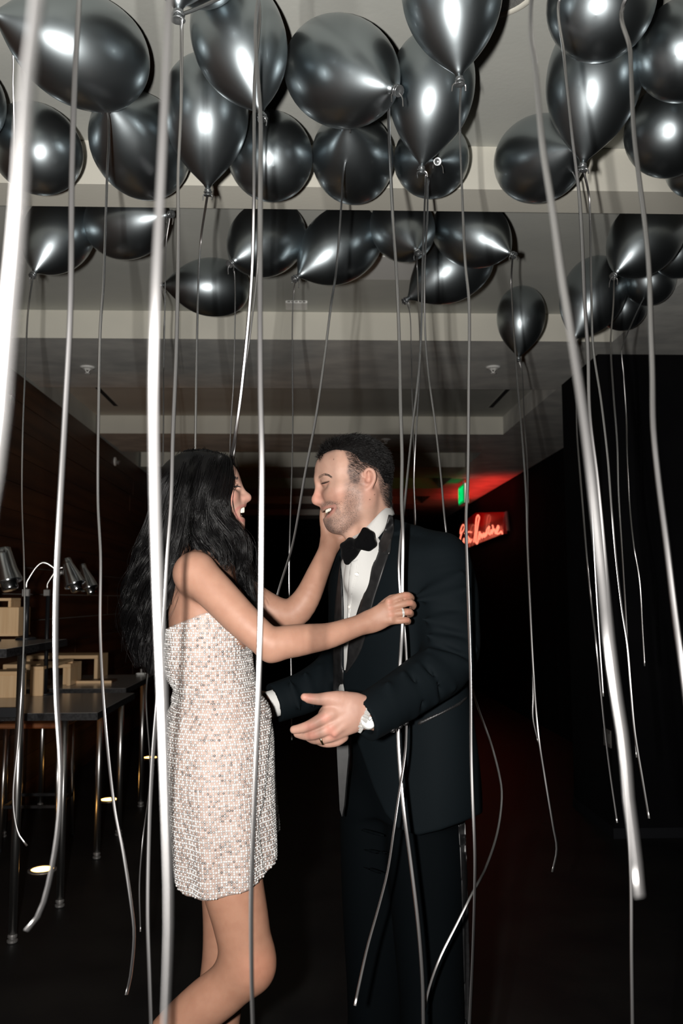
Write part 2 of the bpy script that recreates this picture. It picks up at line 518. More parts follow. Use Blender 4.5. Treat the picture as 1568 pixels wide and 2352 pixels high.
def ribbon_mesh(ctrl, width, seed, tw=0.55, ang0=0.0):
    """Flat curling ribbon through world points; gently twisting."""
    L = sum((Vector(b) - Vector(a)).length for a, b in zip(ctrl[:-1], ctrl[1:]))
    n = max(24, int(L / 0.018))
    p = spline(ctrl, n)
    rng = np.random.RandomState(seed)
    s = np.linspace(0, L, n)
    # sideways flutter of a few millimetres and a slow twist
    tang = np.gradient(p, axis=0); tang /= np.linalg.norm(tang, axis=1)[:, None] + 1e-9
    view = np.array((0, 0, CAM_H)) - p
    view /= np.linalg.norm(view, axis=1)[:, None]
    side = np.cross(tang, view); side /= np.linalg.norm(side, axis=1)[:, None] + 1e-9
    nor = np.cross(side, tang)
    a0 = np.atleast_1d(np.array(ang0, float))
    ang = np.interp(np.linspace(0, 1, n), np.linspace(0, 1, len(a0)), a0) if len(a0) > 1 else np.full(n, a0[0])
    for q in range(3):
        ang += tw * rng.uniform(0.4, 1.0) / (q + 1) * np.sin(s * rng.uniform(1.5, 4.5) * (q + 1) + rng.uniform(0, 6.28))
    ang = ang[:, None]
    wv = side * np.cos(ang) + nor * np.sin(ang)
    nv = -side * np.sin(ang) + nor * np.cos(ang)
    hw = width / 2
    prof = [(-1, 0.0), (-0.5, 0.10), (0, 0.14), (0.5, 0.10), (1, 0.0), (0.5, 0.04), (0, 0.08), (-0.5, 0.04)]
    V = np.stack([p + wv * a * hw + nv * b * hw for a, b in prof], axis=1).reshape(-1, 3)
    k = len(prof)
    F = []
    for i in range(n - 1):
        for j in range(k):
            j2 = (j + 1) % k
            F.append((i * k + j, i * k + j2, i * k + k + j2, i * k + k + j))
    F.append(tuple(range(k))); F.append(tuple(range((n - 1) * k + k - 1, (n - 1) * k - 1, -1)))
    return V, F


def balloon(c, r, knot, side, label, group, z=Z2, ribbon=None, width=0.006, seed=1, tw=0.5, yoff=0.0):
    """c: photo pixel of the centre of the widest part, r: radius in pixels, knot: pixel of the knot; side: -1 knot towards the camera, 1 away.
    The balloon floats against the ceiling at height z. ribbon: [(px, py, depth)] below the knot."""
    global RIB_N
    R = 0.145
    kx, ky = (knot[0] - c[0]) / r, -(knot[1] - c[1]) / r
    dd = math.hypot(kx, ky)
    if dd > 1.84:
        kx, ky = kx * 1.84 / dd, ky * 1.84 / dd; dd = 1.84
    kz = math.sqrt(max(1.85 ** 2 - dd * dd, 0)) * (-side)   # camera space: +z is towards the camera
    # view-aligned axes at the balloon, so that the tilt reads as in the photograph
    vd = (P(c[0], c[1], 2.5) - Vector((0, 0, CAM_H))).normalized()
    rt = (RM @ Vector((1, 0, 0))); rt = (rt - vd * rt.dot(vd)).normalized()
    upv = rt.cross(vd)
    ax = (rt * kx + upv * ky - vd * kz).normalized()
    top = R
    for _ in range(8):
        p = PH(c[0], c[1], z - 0.003 - top - yoff)
        R = px2m(r, p)
        # highest point of the tilted body: round front end or the side of the belly
        top = R * math.sqrt(max(1 - ax.z ** 2, 0) + (1.26 * ax.z) ** 2) if ax.z < 0 else R * math.sqrt(max(1 - ax.z ** 2, 0) + (1.35 * ax.z) ** 2)
    kp = p + ax * 1.85 * R
    t = thing('balloon', kp, label, 'balloon', group)
    q = Vector((0, 0, -1)).rotation_difference(ax)
    for nm, me in (('envelope', ENV), ('knot', KNOT)):
        o = link(bpy.data.objects.new(nm, me), t)
        o.location = p - kp
        o.rotation_mode = 'QUATERNION'; o.rotation_quaternion = q
        o.scale = (R, R, R)
    if ribbon:
        RIB_N += 1
        ctrl = [kp] + [P(*q) for q in ribbon]
        V, F = ribbon_mesh(ctrl, width, seed + RIB_N * 13, tw)
        mesh_obj('ribbon', V, F, M['ribbon'], t, True)
    # two short cut ends under the knot
    rng = random.Random(RIB_N * 7 + int(c[0]))
    m = MB()
    for s in (-1, 1):
        e = kp + Vector((s * rng.uniform(0.008, 0.02), rng.uniform(-0.01, 0.01), -rng.uniform(0.02, 0.05)))
        V, F = ribbon_mesh([kp, (kp + e) / 2 + Vector((s * 0.006, 0, 0.004)), e], 0.004, rng.randint(1, 999), 0.8)
        m.add(V, F)
    m.build('ribbon_ends', M['ribbon'], t, True)
    return t


G1 = 'silver balloons under the front ceiling'
G2 = 'silver balloons behind the ceiling beam'
G3 = 'balloons overhead with hanging ribbons'
balloon((192, 118), 122, (8, 43), -1, 'large silver balloon lying on its side, knot pointing out at the top corner', G1,
        ribbon=[(25, 100, 2.2), (30, 200, 2.25), (33, 300, 2.3), (30, 480, 2.35), (26, 700, 2.4)], width=0.005)
balloon((81, 341), 98, (20, 300), 1, 'round silver balloon just below the large sideways one', G1)
balloon((322, 337), 108, (258, 247), -1, 'silver balloon with its knot at its own top, under the large sideways one', G1,
        ribbon=[(250, 280, 2.5), (246, 400, 2.4), (238, 640, 2.2), (230, 760, 2.1), (226, 950, 2.0), (225, 1150, 1.95), (231, 1280, 1.9), (230, 1450, 1.85), (240, 1640, 1.8),
                (262, 1850, 1.8), (283, 1960, 1.8), (303, 2090, 1.8), (308, 2150, 1.8), (300, 2240, 1.8), (290, 2285, 1.8)], width=0.0075)
balloon((549, 92), 108, (592, 243), -1, 'upright silver balloon cut by the top edge, above the woman', G1,
        ribbon=[(600, 280, 2.3), (597, 320, 2.35), (594, 460, 2.4), (590, 620, 2.5), (575, 760, 2.5), (555, 900, 2.5), (538, 1040, 2.5), (520, 1250, 2.6)], width=0.006)
balloon((473, 256), 97, (466, 425), -1, 'pear-shaped silver balloon hanging straight down between two others', G1,
        ribbon=[(460, 560, 2.8), (454, 700, 2.7), (451, 850, 2.6), (448, 1030, 2.5), (445, 1250, 2.45), (440, 1500, 2.45)], width=0.0075)
balloon((620, 359), 97, (610, 330), 1, 'round silver balloon half behind the pear-shaped one', G1)
balloon((783, 166), 118, (901, 200), -1, 'big silver balloon turned sideways with a bright streak to its knot', G1,
        ribbon=[(893, 235, 2.35), (893, 300, 2.35), (898, 420, 2.3), (903, 520, 2.25), (911, 640, 2.2), (917, 800, 2.15), (920, 950, 2.05), (923, 1050, 2.0), (922, 1150, 1.95),
                (925, 1230, 1.92), (924, 1330, 1.915), (924, 1440, 1.92), (917, 1560, 1.94), (914, 1680, 1.90), (918, 1760, 1.88), (927, 1860, 1.86), (943, 1980, 1.86), (960, 2120, 1.86), (970, 2250, 1.86), (972, 2352, 1.86), (973, 2480, 1.86)],
        width=0.009, tw=0.35)
balloon((810, 364), 94, (795, 292), -1, 'round silver balloon with its knot facing out, under the big sideways one', G1,
        ribbon=[(798, 330, 2.75), (788, 400, 2.7), (783, 480, 2.65), (772, 620, 2.6), (760, 700, 2.5), (745, 820, 2.45), (725, 960, 2.4), (700, 1090, 2.35), (672, 1250, 2.3), (636, 1370, 2.25), (610, 1500, 2.25)],
        width=0.0075)
balloon((991, 203), 98, (975, 372), -1, 'tall silver balloon with a bright stripe, above the man', G1,
        ribbon=[(977, 400, 2.6), (975, 470, 2.55), (970, 600, 2.45), (968, 720, 2.35), (962, 850, 2.2), (945, 1000, 2.08), (930, 1150, 1.98), (916, 1290, 1.93), (920, 1380, 1.922), (930, 1460, 1.93), (934, 1550, 1.94),
                (933, 1670, 1.9), (930, 1730, 1.88), (915, 1830, 1.86), (905, 1900, 1.85), (890, 2000, 1.85), (870, 2080, 1.85), (845, 2170, 1.85), (825, 2260, 1.85), (815, 2310, 1.85)],
        width=0.0065)
balloon((990, 366), 86, (1003, 370), -1, 'small round silver balloon half hidden behind the tall striped one', G1,
        ribbon=[(985, 400, 2.75), (981, 500, 2.75), (975, 620, 2.7), (976, 760, 2.7), (985, 870, 2.65), (1000, 980, 2.6), (1013, 1100, 2.55), (1022, 1200, 2.5), (1050, 1400, 2.5), (1090, 1600, 2.5), (1128, 1710, 2.42),
                (1150, 1800, 2.32), (1151, 1850, 2.28), (1140, 1920, 2.2), (1112, 2000, 2.05), (1085, 2050, 1.95), (1050, 2120, 1.92), (1010, 2200, 1.9), (985, 2270, 1.9), (972, 2330, 1.9)], width=0.0065)
balloon((1037, -25), 116, (1067, 154), -1, 'silver balloon cut by the top edge, its knot hanging before the striped one', G1,
        ribbon=[(1058, 190, 2.1), (1056, 290, 2.1), (1060, 420, 2.1), (1068, 600, 2.05), (1077, 700, 2.0), (1076, 900, 1.95), (1074, 1100, 1.9), (1070, 1200, 1.87), (1076, 1400, 1.84), (1080, 1550, 1.82), (1082, 1750, 1.82),
                (1090, 1950, 1.82), (1090, 2030, 1.82), (1085, 2200, 1.82), (1078, 2352, 1.82), (1074, 2450, 1.82)], width=0.0075)
balloon((1238, 366), 96, (1313, 343), -1, 'silver balloon turned sideways, alone under the bare grey ceiling', G1,
        ribbon=[(1310, 380, 2.7), (1325, 420, 2.7), (1332, 520, 2.7), (1338, 640, 2.75), (1344, 760, 2.75), (1352, 900, 2.75), (1356, 1040, 2.75), (1366, 1300, 2.75), (1385, 1600, 2.75)], width=0.006)
balloon((1364, 180), 108, (1362, 363), -1, 'upright silver balloon in the dark corner cluster, knot straight down', G1,
        ribbon=[(1352, 450, 2.5), (1355, 520, 2.5), (1358, 700, 2.4), (1362, 800, 2.35), (1380, 920, 2.3), (1395, 1050, 2.25), (1405, 1180, 2.2), (1415, 1290, 2.2), (1428, 1400, 2.2), (1440, 1480, 2.2), (1448, 1580, 2.2),
                (1457, 1680, 2.2), (1475, 1790, 2.2), (1490, 1880, 2.2)], width=0.007)
balloon((1380, 5), 122, (1390, -30), 1, 'dark silver balloon cut by the top edge, above the upright corner one', G1)
balloon((1574, 115), 110, (1600, 100), 1, 'dark silver balloon cut by the side edge, topmost of its pile', G1)
balloon((1540, 301), 102, (1560, 300), 1, 'dark silver balloon cut by the side edge, second of its pile', G1, yoff=0.02)
balloon((1603, 380), 72, (1625, 370), 1, 'silver balloon barely showing at the side edge just above the beam', G1)
balloon((462, -88), 96, (440, -60), 1, 'silver balloon whose rim just dips in at the top edge', G1,
        ribbon=[(418, -5, 1.75), (417, 80, 1.72), (416, 240, 1.7), (409, 400, 1.68), (409, 560, 1.65), (405, 800, 1.6), (397, 1000, 1.55), (393, 1150, 1.52), (383, 1290, 1.5), (375, 1450, 1.5), (362, 1600, 1.5),
                (350, 1750, 1.5), (343, 1900, 1.5), (339, 2100, 1.5), (343, 2250, 1.5), (346, 2352, 1.5), (348, 2500, 1.5)], width=0.0078, tw=0.4)
balloon((-92, 235), 98, (-120, 250), 1, 'silver balloon showing only a dark sliver at the side edge', G1)

balloon((135, 537), 78, (73, 622), -1, 'silver balloon nearest the wooden wall behind the beam', G2,
        ribbon=[(64, 720, 3.2), (58, 850, 3.1), (52, 1000, 3.0), (50, 1150, 2.9), (55, 1300, 2.8), (56, 1420, 2.7), (50, 1580, 2.6), (42, 1700, 2.6), (30, 1830, 2.6), (40, 1910, 2.6), (62, 1943, 2.6)], width=0.0065)
balloon((288, 513), 81, (385, 494), -1, 'silver balloon lying sideways behind the beam, second from the wooden wall', G2,
        ribbon=[(381, 560, 3.3), (379, 680, 3.3), (376, 850, 3.3)], width=0.005)
balloon((613, 549), 82, (534, 599), -1, 'silver balloon behind the beam, knot pointing down over the lone sideways one', G2,
        ribbon=[(538, 620, 3.4), (540, 700, 3.4), (536, 880, 3.4), (531, 960, 3.4), (528, 1040, 3.4), (524, 1300, 3.4)], width=0.005)
balloon((783, 563), 82, (683, 633), -1, 'silver balloon behind the beam tilted up beside the small ceiling plate', G2,
        ribbon=[(674, 670, 3.5), (671, 760, 3.5), (672, 1000, 3.4), (665, 1250, 3.3), (664, 1340, 3.3), (668, 1500, 3.3), (669, 1560, 3.3), (670, 1700, 3.3)], width=0.0055)
balloon((489, 660), 66, (370, 655), -1, 'silver balloon lying flat below the others, knot toward the wooden wall', G2,
        ribbon=[(378, 700, 3.9), (376, 760, 3.9), (374, 1050, 3.7), (360, 1400, 3.4), (338, 1560, 3.2), (336, 1620, 3.1), (345, 1780, 3.0), (328, 1930, 2.9), (320, 2030, 2.9), (322, 2140, 2.9)], width=0.0065)
balloon((924, 523), 73, (957, 573), -1, 'round silver balloon behind the beam with its knot toward the camera', G2,
        ribbon=[(958, 620, 3.3), (962, 720, 3.2), (965, 830, 3.1), (955, 1000, 3.0), (950, 1100, 3.0), (953, 1190, 3.0), (955, 1400, 3.0)], width=0.006)
balloon((1080, 533), 77, (1174, 580), -1, 'silver balloon behind the beam pointing down toward the small lone one', G2,
        ribbon=[(1174, 640, 3.4), (1177, 720, 3.4), (1186, 850, 3.3), (1195, 960, 3.2), (1203, 1060, 3.1), (1208, 1150, 3.0), (1210, 1250, 2.95), (1217, 1400, 2.9), (1225, 1550, 2.85), (1235, 1680, 2.8), (1250, 1780, 2.8),
                (1270, 1900, 2.8), (1278, 1950, 2.8), (1268, 2003, 2.8)], width=0.0075)
balloon((1042, 612), 76, (936, 686), -1, 'silver balloon wedged under two others behind the beam', G2, yoff=0.03,
        ribbon=[(941, 720, 3.7), (944, 800, 3.7), (946, 900, 3.6), (950, 1040, 3.5), (952, 1300, 3.5)], width=0.005)
balloon((1196, 727), 55, (1195, 822), -1, 'small lone silver balloon hanging upright near the sprinkler', G2,
        ribbon=[(1198, 850, 4.5), (1203, 950, 4.4), (1211, 1080, 4.2), (1212, 1250, 4.0), (1222, 1480, 3.8), (1224, 1600, 3.8), (1224, 1650, 3.8), (1236, 1705, 3.8)], width=0.007)
balloon((1362, 676), 72, (1325, 779), -1, 'front balloon of the dark cluster behind the beam', G2,
        ribbon=[(1322, 900, 3.8), (1325, 1000, 3.7), (1332, 1090, 3.6), (1340, 1190, 3.5), (1348, 1290, 3.4), (1357, 1380, 3.4), (1368, 1470, 3.3), (1378, 1570, 3.3), (1388, 1670, 3.3), (1400, 1770, 3.3), (1417, 1890, 3.3)], width=0.008)
balloon((1430, 702), 56, (1440, 690), 1, 'lowest balloon of the dark cluster, tucked behind its front one', G2)
balloon((1482, 545), 80, (1424, 626), -1, 'topmost balloon of the dark cluster behind the beam', G2,
        ribbon=[(1408, 700, 3.3), (1402, 790, 3.2), (1408, 900, 3.1), (1417, 1020, 3.0), (1420, 1130, 2.95), (1427, 1250, 2.9), (1436, 1400, 2.85), (1445, 1550, 2.8), (1455, 1650, 2.8), (1462, 1740, 2.8)], width=0.007)
balloon((1492, 643), 58, (1500, 640), 1, 'middle balloon of the dark cluster against the soffit', G2,
        ribbon=[(1428, 800, 3.5), (1432, 860, 3.5), (1438, 960, 3.5), (1440, 1050, 3.4), (1445, 1150, 3.4), (1455, 1250, 3.3), (1468, 1330, 3.3), (1475, 1450, 3.3), (1480, 1530, 3.3)], width=0.006)
balloon((1558, 582), 56, (1590, 590), 1, 'balloon of the dark cluster cut by the side edge', G2)


def overhead(x, y, label, ribbon, width, tw=0.3, seed=0, ang0=0.0):
    """A balloon above the frame whose ribbon hangs into the picture."""
    global RIB_N
    RIB_N += 1
    R = 0.145
    p = Vector((x, y, Z2 - 1.30 * R)); kp = p - Vector((0, 0, 1.85 * R))
    t = thing('balloon', kp, label, 'balloon', G3)
    for nm, me in (('envelope', ENV), ('knot', KNOT)):
        o = link(bpy.data.objects.new(nm, me), t); o.location = p - kp; o.scale = (R, R, R)
    V, F = ribbon_mesh([kp] + [P(*q) for q in ribbon], width, 900 + seed, tw, ang0)
    mesh_obj('ribbon', V, F, M['ribbon'], t, True)


overhead(-0.48, 0.52, 'balloon above the frame on the widest blurred ribbon close to the lens', [(80, -60, 0.30), (68, 150, 0.29), (55, 330, 0.28), (45, 500, 0.28), (22, 750, 0.28), (0, 1000, 0.28), (-40, 1250, 0.28), (-130, 1600, 0.28)], 0.0068, 0.05, 1, 0.75)
overhead(-0.45, 1.15, 'balloon above the frame on the white ribbon over the chrome lamps', [(185, -60, 1.1), (182, 0, 1.08), (172, 180, 1.06), (165, 400, 1.05), (162, 700, 1.03), (150, 950, 1.02), (135, 1220, 1.0), (128, 1400, 1.0), (130, 1600, 1.0),
         (140, 1780, 1.0), (130, 1930, 1.0), (95, 2090, 1.0), (60, 2138, 1.0)], 0.0072, 0.2, 2, (0.7, 0.6, 0.4, 0.0, 0.0, 0.3, 0.8, 0.5))
overhead(-0.12, 0.75, 'balloon above the frame on the broad white ribbon over the woman\'s shoulder', [(390, -40, 0.60), (380, 200, 0.56), (368, 450, 0.53), (357, 700, 0.5), (353, 900, 0.5), (357, 1150, 0.49), (366, 1400, 0.48), (374, 1600, 0.48), (381, 1800, 0.48), (388, 2100, 0.48), (380, 2352, 0.48), (376, 2460, 0.48)], 0.0058, 0.12, 3, (1.0, 0.8, 0.45, 0.1, 0.0, 0.1, 0.6, 1.0))
overhead(-0.28, 1.72, 'balloon above the frame on the grey ribbon ending at the woman\'s forehead', [(588, -10, 1.95), (584, 200, 1.95), (583, 450, 1.95), (577, 650, 2.0), (556, 880, 2.05), (540, 1000, 2.1), (528, 1070, 2.2), (515, 1250, 2.35)], 0.0085, 0.3, 4)
overhead(0.05, 1.35, 'balloon above the frame on the white ribbon between the two faces', [(600, -30, 1.25), (599, 300, 1.2), (597, 640, 1.12), (598, 900, 1.08), (601, 1050, 1.06), (600, 1200, 1.05), (598, 1400, 1.05), (594, 1560, 1.05), (588, 1750, 1.05), (582, 1900, 1.05), (577, 2050, 1.05), (578, 2250, 1.05), (581, 2352, 1.05), (583, 2450, 1.05)], 0.0072, 0.12, 5, (0.9, 0.8, 0.5, 0.1, 0.0, 0.0, 0.6, 1.0))
overhead(0.36, 0.95, 'balloon above the frame on the broad tan ribbon in front of the black pier', [(1222, -20, 0.95), (1232, 180, 0.85), (1245, 330, 0.77), (1268, 480, 0.7), (1290, 640, 0.64), (1310, 760, 0.6), (1340, 950, 0.56), (1358, 1090, 0.54), (1385, 1330, 0.52), (1400, 1480, 0.5), (1415, 1590, 0.5), (1435, 1720, 0.5), (1446, 1850, 0.5), (1460, 1950, 0.5), (1470, 2060, 0.5)], 0.0060, 0.12, 6, (0.9, 0.8, 0.6, 0.3, 0.1, 0.0, 0.3, 0.7))
overhead(0.62, 1.55, 'balloon above the frame on the thin ribbon through the corner cluster', [(1288, -10, 1.75), (1295, 130, 1.72), (1312, 300, 1.7), (1330, 450, 1.7), (1337, 560, 1.68), (1343, 700, 1.66), (1350, 800, 1.65), (1354, 950, 1.62), (1372, 1100, 1.6), (1392, 1300, 1.58), (1408, 1500, 1.55), (1432, 1750, 1.55), (1448, 2000, 1.55), (1450, 2200, 1.55), (1452, 2352, 1.55), (1453, 2440, 1.55)], 0.0072, 0.4, 7)
overhead(0.74, 0.95, 'balloon above the frame on the white ribbon leaving at the side edge', [(1440, -10, 1.35), (1447, 120, 1.3), (1455, 300, 1.25), (1470, 430, 1.2), (1480, 510, 1.17), (1490, 620, 1.13), (1495, 770, 1.08), (1498, 860, 1.05), (1500, 980, 1.02), (1510, 1090, 1.0), (1530, 1250, 0.97), (1548, 1400, 0.95), (1568, 1550, 0.93), (1590, 1720, 0.93)], 0.0072, 0.35, 8)

# ------------------------------------------------------------------ high tables, stools, boxes, lamps, floor lights
def table(name, x0, x1, y0, y1, h, legs, label, th=0.035, feet=True, rail=None):
    t = thing(name, ((x0 + x1) / 2, (y0 + y1) / 2, 0), label, 'table', 'high tables along the wooden wall')
    MB().box((x0, y0, h - th), (x1, y1, h), 0.003).build('table_top', M['table_top'], t)
    e = MB().box((x0 - 0.002, y0 - 0.003, h - th + 0.001), (x1 + 0.003, y0, h - 0.001)).box((x1, y0, h - th + 0.001), (x1 + 0.003, y1, h - 0.001))
    e.build('edge_band', M['table_edge'], t)
    for (x, y) in legs:
        l = MB().tube([(x, y, 0.035), (x, y, h - th)], 0.0175, 16).build('leg', M['steel'], t, True)
        MB().lathe([(0.018, 0), (0.022, 0.004), (0.022, 0.012), (0.014, 0.016), (0.014, 0.02), (0.02, 0.023), (0.02, 0.03), (0.0165, 0.036)], (x, y, 0), n=14).build('glide', M['grey_metal'], l)
    if rail:
        MB().box(rail[0], rail[1]).build('rail', M['black_metal'], t)
    return t


def floor_pt(px, py):
    return PH(px, py, 0.0)

L0, L1, L2, L3, L4 = floor_pt(28, 2165), floor_pt(137, 2083), floor_pt(222, 1972), floor_pt(272, 1919), floor_pt(323, 1853)
HT, HL = 1.235, 0.895
table('high_table', XL + 0.03, L0.x + 0.03, L0.y - 0.28, L0.y + 0.58, HT, [(L0.x, L0.y), (XL + 0.09, L0.y), (XL + 0.09, L0.y + 0.3)],
      'tallest black table, nearest, carrying a wooden box and the first chrome lamp',
      rail=((XL + 0.1, L0.y - 0.012, 0.93), (L0.x, L0.y + 0.012, 0.97)))
ye = PH(215, 1604, HL - 0.03).y
table('low_table', XL + 0.03, L1.x + 0.16, L1.y - 0.03, L2.y + 0.09, HL, [(L1.x, L1.y), (L2.x, L2.y), (XL + 0.09, L1.y), (XL + 0.09, L2.y)],
      'low black table with wooden risers, in the middle of the row')
table('low_table', XL + 0.03, L3.x + 0.05, L3.y - 0.12, L4.y + 0.12, HL, [(L3.x, L3.y), (L4.x, L4.y), (XL + 0.09, L3.y), (XL + 0.09, L4.y)],
      'low black table farthest down the wooden wall, behind the woman\'s hair')


def riser(lo, hi, th, label, open_y=True, m='wood'):
    """A wooden riser: a top and two side boards standing on the table."""
    x0, y0, z0 = lo
    x1, y1, z1 = hi
    t = thing('wooden_riser', ((x0 + x1) / 2, (y0 + y1) / 2, z0), label, 'wooden riser', 'wooden risers on the tables')
    MB().box((x0, y0, z1 - th), (x1, y1, z1), 0.002).build('top_board', M[m], t)
    if open_y:
        MB().box((x0, y0, z0), (x0 + th, y1, z1 - th), 0.002).build('side_board', M['wood_v'], t)
        MB().box((x1 - th, y0, z0), (x1, y1, z1 - th), 0.002).build('side_board', M['wood_v'], t)
    else:
        MB().box((x0, y0, z0), (x1, y0 + th, z1 - th), 0.002).build('side_board', M['wood_v'], t)
        MB().box((x0, y1 - th, z0), (x1, y1, z1 - th), 0.002).build('side_board', M['wood_v'], t)
    return t


# box on the tallest table
c = PH(41, 1461, HT)
t = thing('wooden_box', (c.x - 0.12, c.y + 0.1, HT), 'closed light oak box on the tallest table', 'wooden box')
bx = MB().box((c.x - 0.26, c.y, HT), (c.x, c.y + 0.2, HT + px2m(66, c)), 0.003).build('body', M['wood_v'], t)
MB().box((c.x - 0.262, c.y - 0.003, HT), (c.x + 0.003, c.y + 0.203, HT + 0.012)).build('base_strip', M['wood'], t)
riser((c.x - 0.30, c.y + 0.02, HT + px2m(66, c)), (c.x - 0.05, c.y + 0.18, HT + px2m(66, c) + 0.05), 0.016, 'small oak riser lying on top of the oak box')
# on the low table
z = HL
a = PH(38, 1603, z); b = PH(0, 1603, z)
riser((XL + 0.06, a.y, z), (a.x, a.y + 0.16, z + px2m(60, a)), 0.02, 'oak riser at the table corner, end board toward the camera', False)
a = PH(68, 1599, z); b = PH(97, 1599, z)
t = thing('wooden_riser', ((a.x + b.x) / 2, a.y + 0.3, z), 'long oak riser running back along the low table', 'wooden riser', 'wooden risers on the tables')
hz = px2m(60, a)
yb = PH(112, 1573, z).y
MB().box((a.x, a.y, z), (b.x, a.y + 0.02, z + hz), 0.002).build('side_board', M['wood_v'], t)
MB().box((a.x + 0.0, yb, z), (PH(164, 1573, z).x, yb + 0.02, z + hz), 0.002).build('side_board', M['wood_v'], t)
v = [(a.x, a.y, z + hz), (b.x, a.y, z + hz), (PH(164, 1573, z).x, yb + 0.02, z + hz), (a.x, yb + 0.02, z + hz)]
MB().add(v + [(q[0], q[1], q[2] + 0.016) for q in v], [(3, 2, 1, 0), (4, 5, 6, 7), (0, 1, 5, 4), (1, 2, 6, 5), (2, 3, 7, 6), (3, 0, 4, 7)]).build('top_board', M['wood'], t)
a = PH(112, 1546, z); b = PH(291, 1546, z)
riser((a.x, L3.y + 0.06, z), (b.x - 0.16, L3.y + 0.32, z + 0.135), 0.024, 'wide open oak riser in the middle of the far table')
riser((a.x, L4.y - 0.22, z), (b.x - 0.1, L4.y + 0.08, z + 0.16), 0.024, 'wide open oak riser at the back of the far table')
p = PH(166, 1570, z); q = PH(268, 1564, z)
t = thing('serving_board', ((p.x + q.x) / 2, p.y, z), 'flat dark serving board with a pale front edge on the low tables', 'serving board')
MB().box((p.x, p.y + 0.012, z), (q.x, p.y + 0.17, z + 0.014)).build('panel', mat('dark_board', (0.10, 0.05, 0.025), 0.4, noise=((6, 40, 6), (0.06, 0.03, 0.015), 3)), t)
MB().box((p.x, p.y, z), (q.x, p.y + 0.012, z + 0.016)).build('front_strip', M['wood'], t)


def stool(px, py, h, label, r=0.19):
    c = PH(px, py, h)
    t = thing('bar_stool', (c.x, c.y, 0), label, 'stool', 'wooden bar stools under the tables')
    MB().box((c.x - r, c.y - r, h - 0.028), (c.x + r, c.y + r, h), 0.008).build('seat', M['wood_seat'], t)
    for sx in (-1, 1):
        for sy in (-1, 1):
            l = MB().tube([(c.x + sx * (r - 0.03), c.y + sy * (r - 0.03), 0.012), (c.x + sx * (r - 0.04), c.y + sy * (r - 0.04), h - 0.028)], 0.011, 10).build('leg', M['steel'], t, True)
            MB().lathe([(0.013, 0), (0.014, 0.014), (0.011, 0.018)], (c.x + sx * (r - 0.03), c.y + sy * (r - 0.03), 0), n=10).build('glide', M['black_metal'], l)
    for s in (-1, 1):
        MB().box((c.x - r + 0.03, c.y + s * (r - 0.035) - 0.008, 0.24), (c.x + r - 0.03, c.y + s * (r - 0.035) + 0.008, 0.256)).build('footrest', M['black_metal'], t)
        MB().box((c.x + s * (r - 0.035) - 0.008, c.y - r + 0.04, 0.24), (c.x + s * (r - 0.035) + 0.008, c.y + r - 0.04, 0.256)).build('footrest', M['black_metal'], t)


stool(93, 1652, 0.72, 'wooden bar stool tucked in at the corner of the low table')


# chrome table lamps: a bell on a short collar, carried by a curved arm from a post
def lamp(top, bot, y, w_top, w_bot, foot_px, foot_y, table_h, joint_py, label):
    """top, bot: photo pixels of the two ends of the bell's axis."""
    A = P(top[0], top[1], y); B = P(bot[0], bot[1], y - 0.02)
    s = px2m(1, B)
    up = (A - B)
    Lb = up.length; up = up.normalized()
    base = P(foot_px, 1450, foot_y); base.z = table_h
    j = P(foot_px, joint_py, foot_y)
    t = thing('table_lamp', base, label, 'lamp', 'chrome lamps on the tables')
    rt_, rb_ = w_top * 0.5 * s, w_bot * 0.5 * s
    MB().lathe([(rb_ * 0.92, 0.002), (rb_, 0.0), (rb_ * 0.99, 0.004), (rb_ * 0.80, Lb * 0.35), (rt_ * 1.06, Lb * 0.8), (rt_, Lb), (rt_ * 0.93, Lb), (rt_ * 0.96, Lb * 0.8), (rb_ * 0.74, Lb * 0.35)], B, axis=up, n=36, caps=False).build('shade', M['chrome'], t, True)
    MB().lathe([(rb_ * 0.50, -0.22 * Lb), (rb_ * 0.54, -0.19 * Lb), (rb_ * 0.54, 0.0), (rb_ * 0.9, 0.003)], B, axis=up, n=28).build('collar', M['chrome'], t, True)
    side_ = Vector((-1, 0, 0)); side_ = (side_ - up * side_.dot(up)).normalized()
    e = B + up * Lb * 0.62 + side_ * rb_ * 0.85
    MB().lathe([(0.006, -0.012), (0.011, -0.01), (0.011, 0.01), (0.006, 0.012)], e, axis=side_, n=12).build('swivel', M['grey_metal'], t, True)
    arc = [j + Vector((0, 0, 0.02)), j + Vector((0.004, 0, 0.06)), j + (e - j) * 0.45 + Vector((0, 0, 0.055 + 0.5 * (e - j).z)), e]
    MB().tube(spline(arc, 26), 0.0055, 8).build('gooseneck', M['steel'], t, True)
    MB().box((j.x - 0.018, j.y - 0.012, j.z - 0.018), (j.x + 0.018, j.y + 0.012, j.z + 0.02), 0.003).build('joint_block', M['grey_metal'], t)
    MB().tube([base, (base.x, base.y, j.z - 0.015)], 0.012, 12).build('post', M['black_metal'], t, True)
    MB().lathe([(0.05, 0.0003), (0.05, 0.008), (0.042, 0.012), (0.001, 0.013)], base, n=24).build('base', M['black_metal'], t, True)
    return t


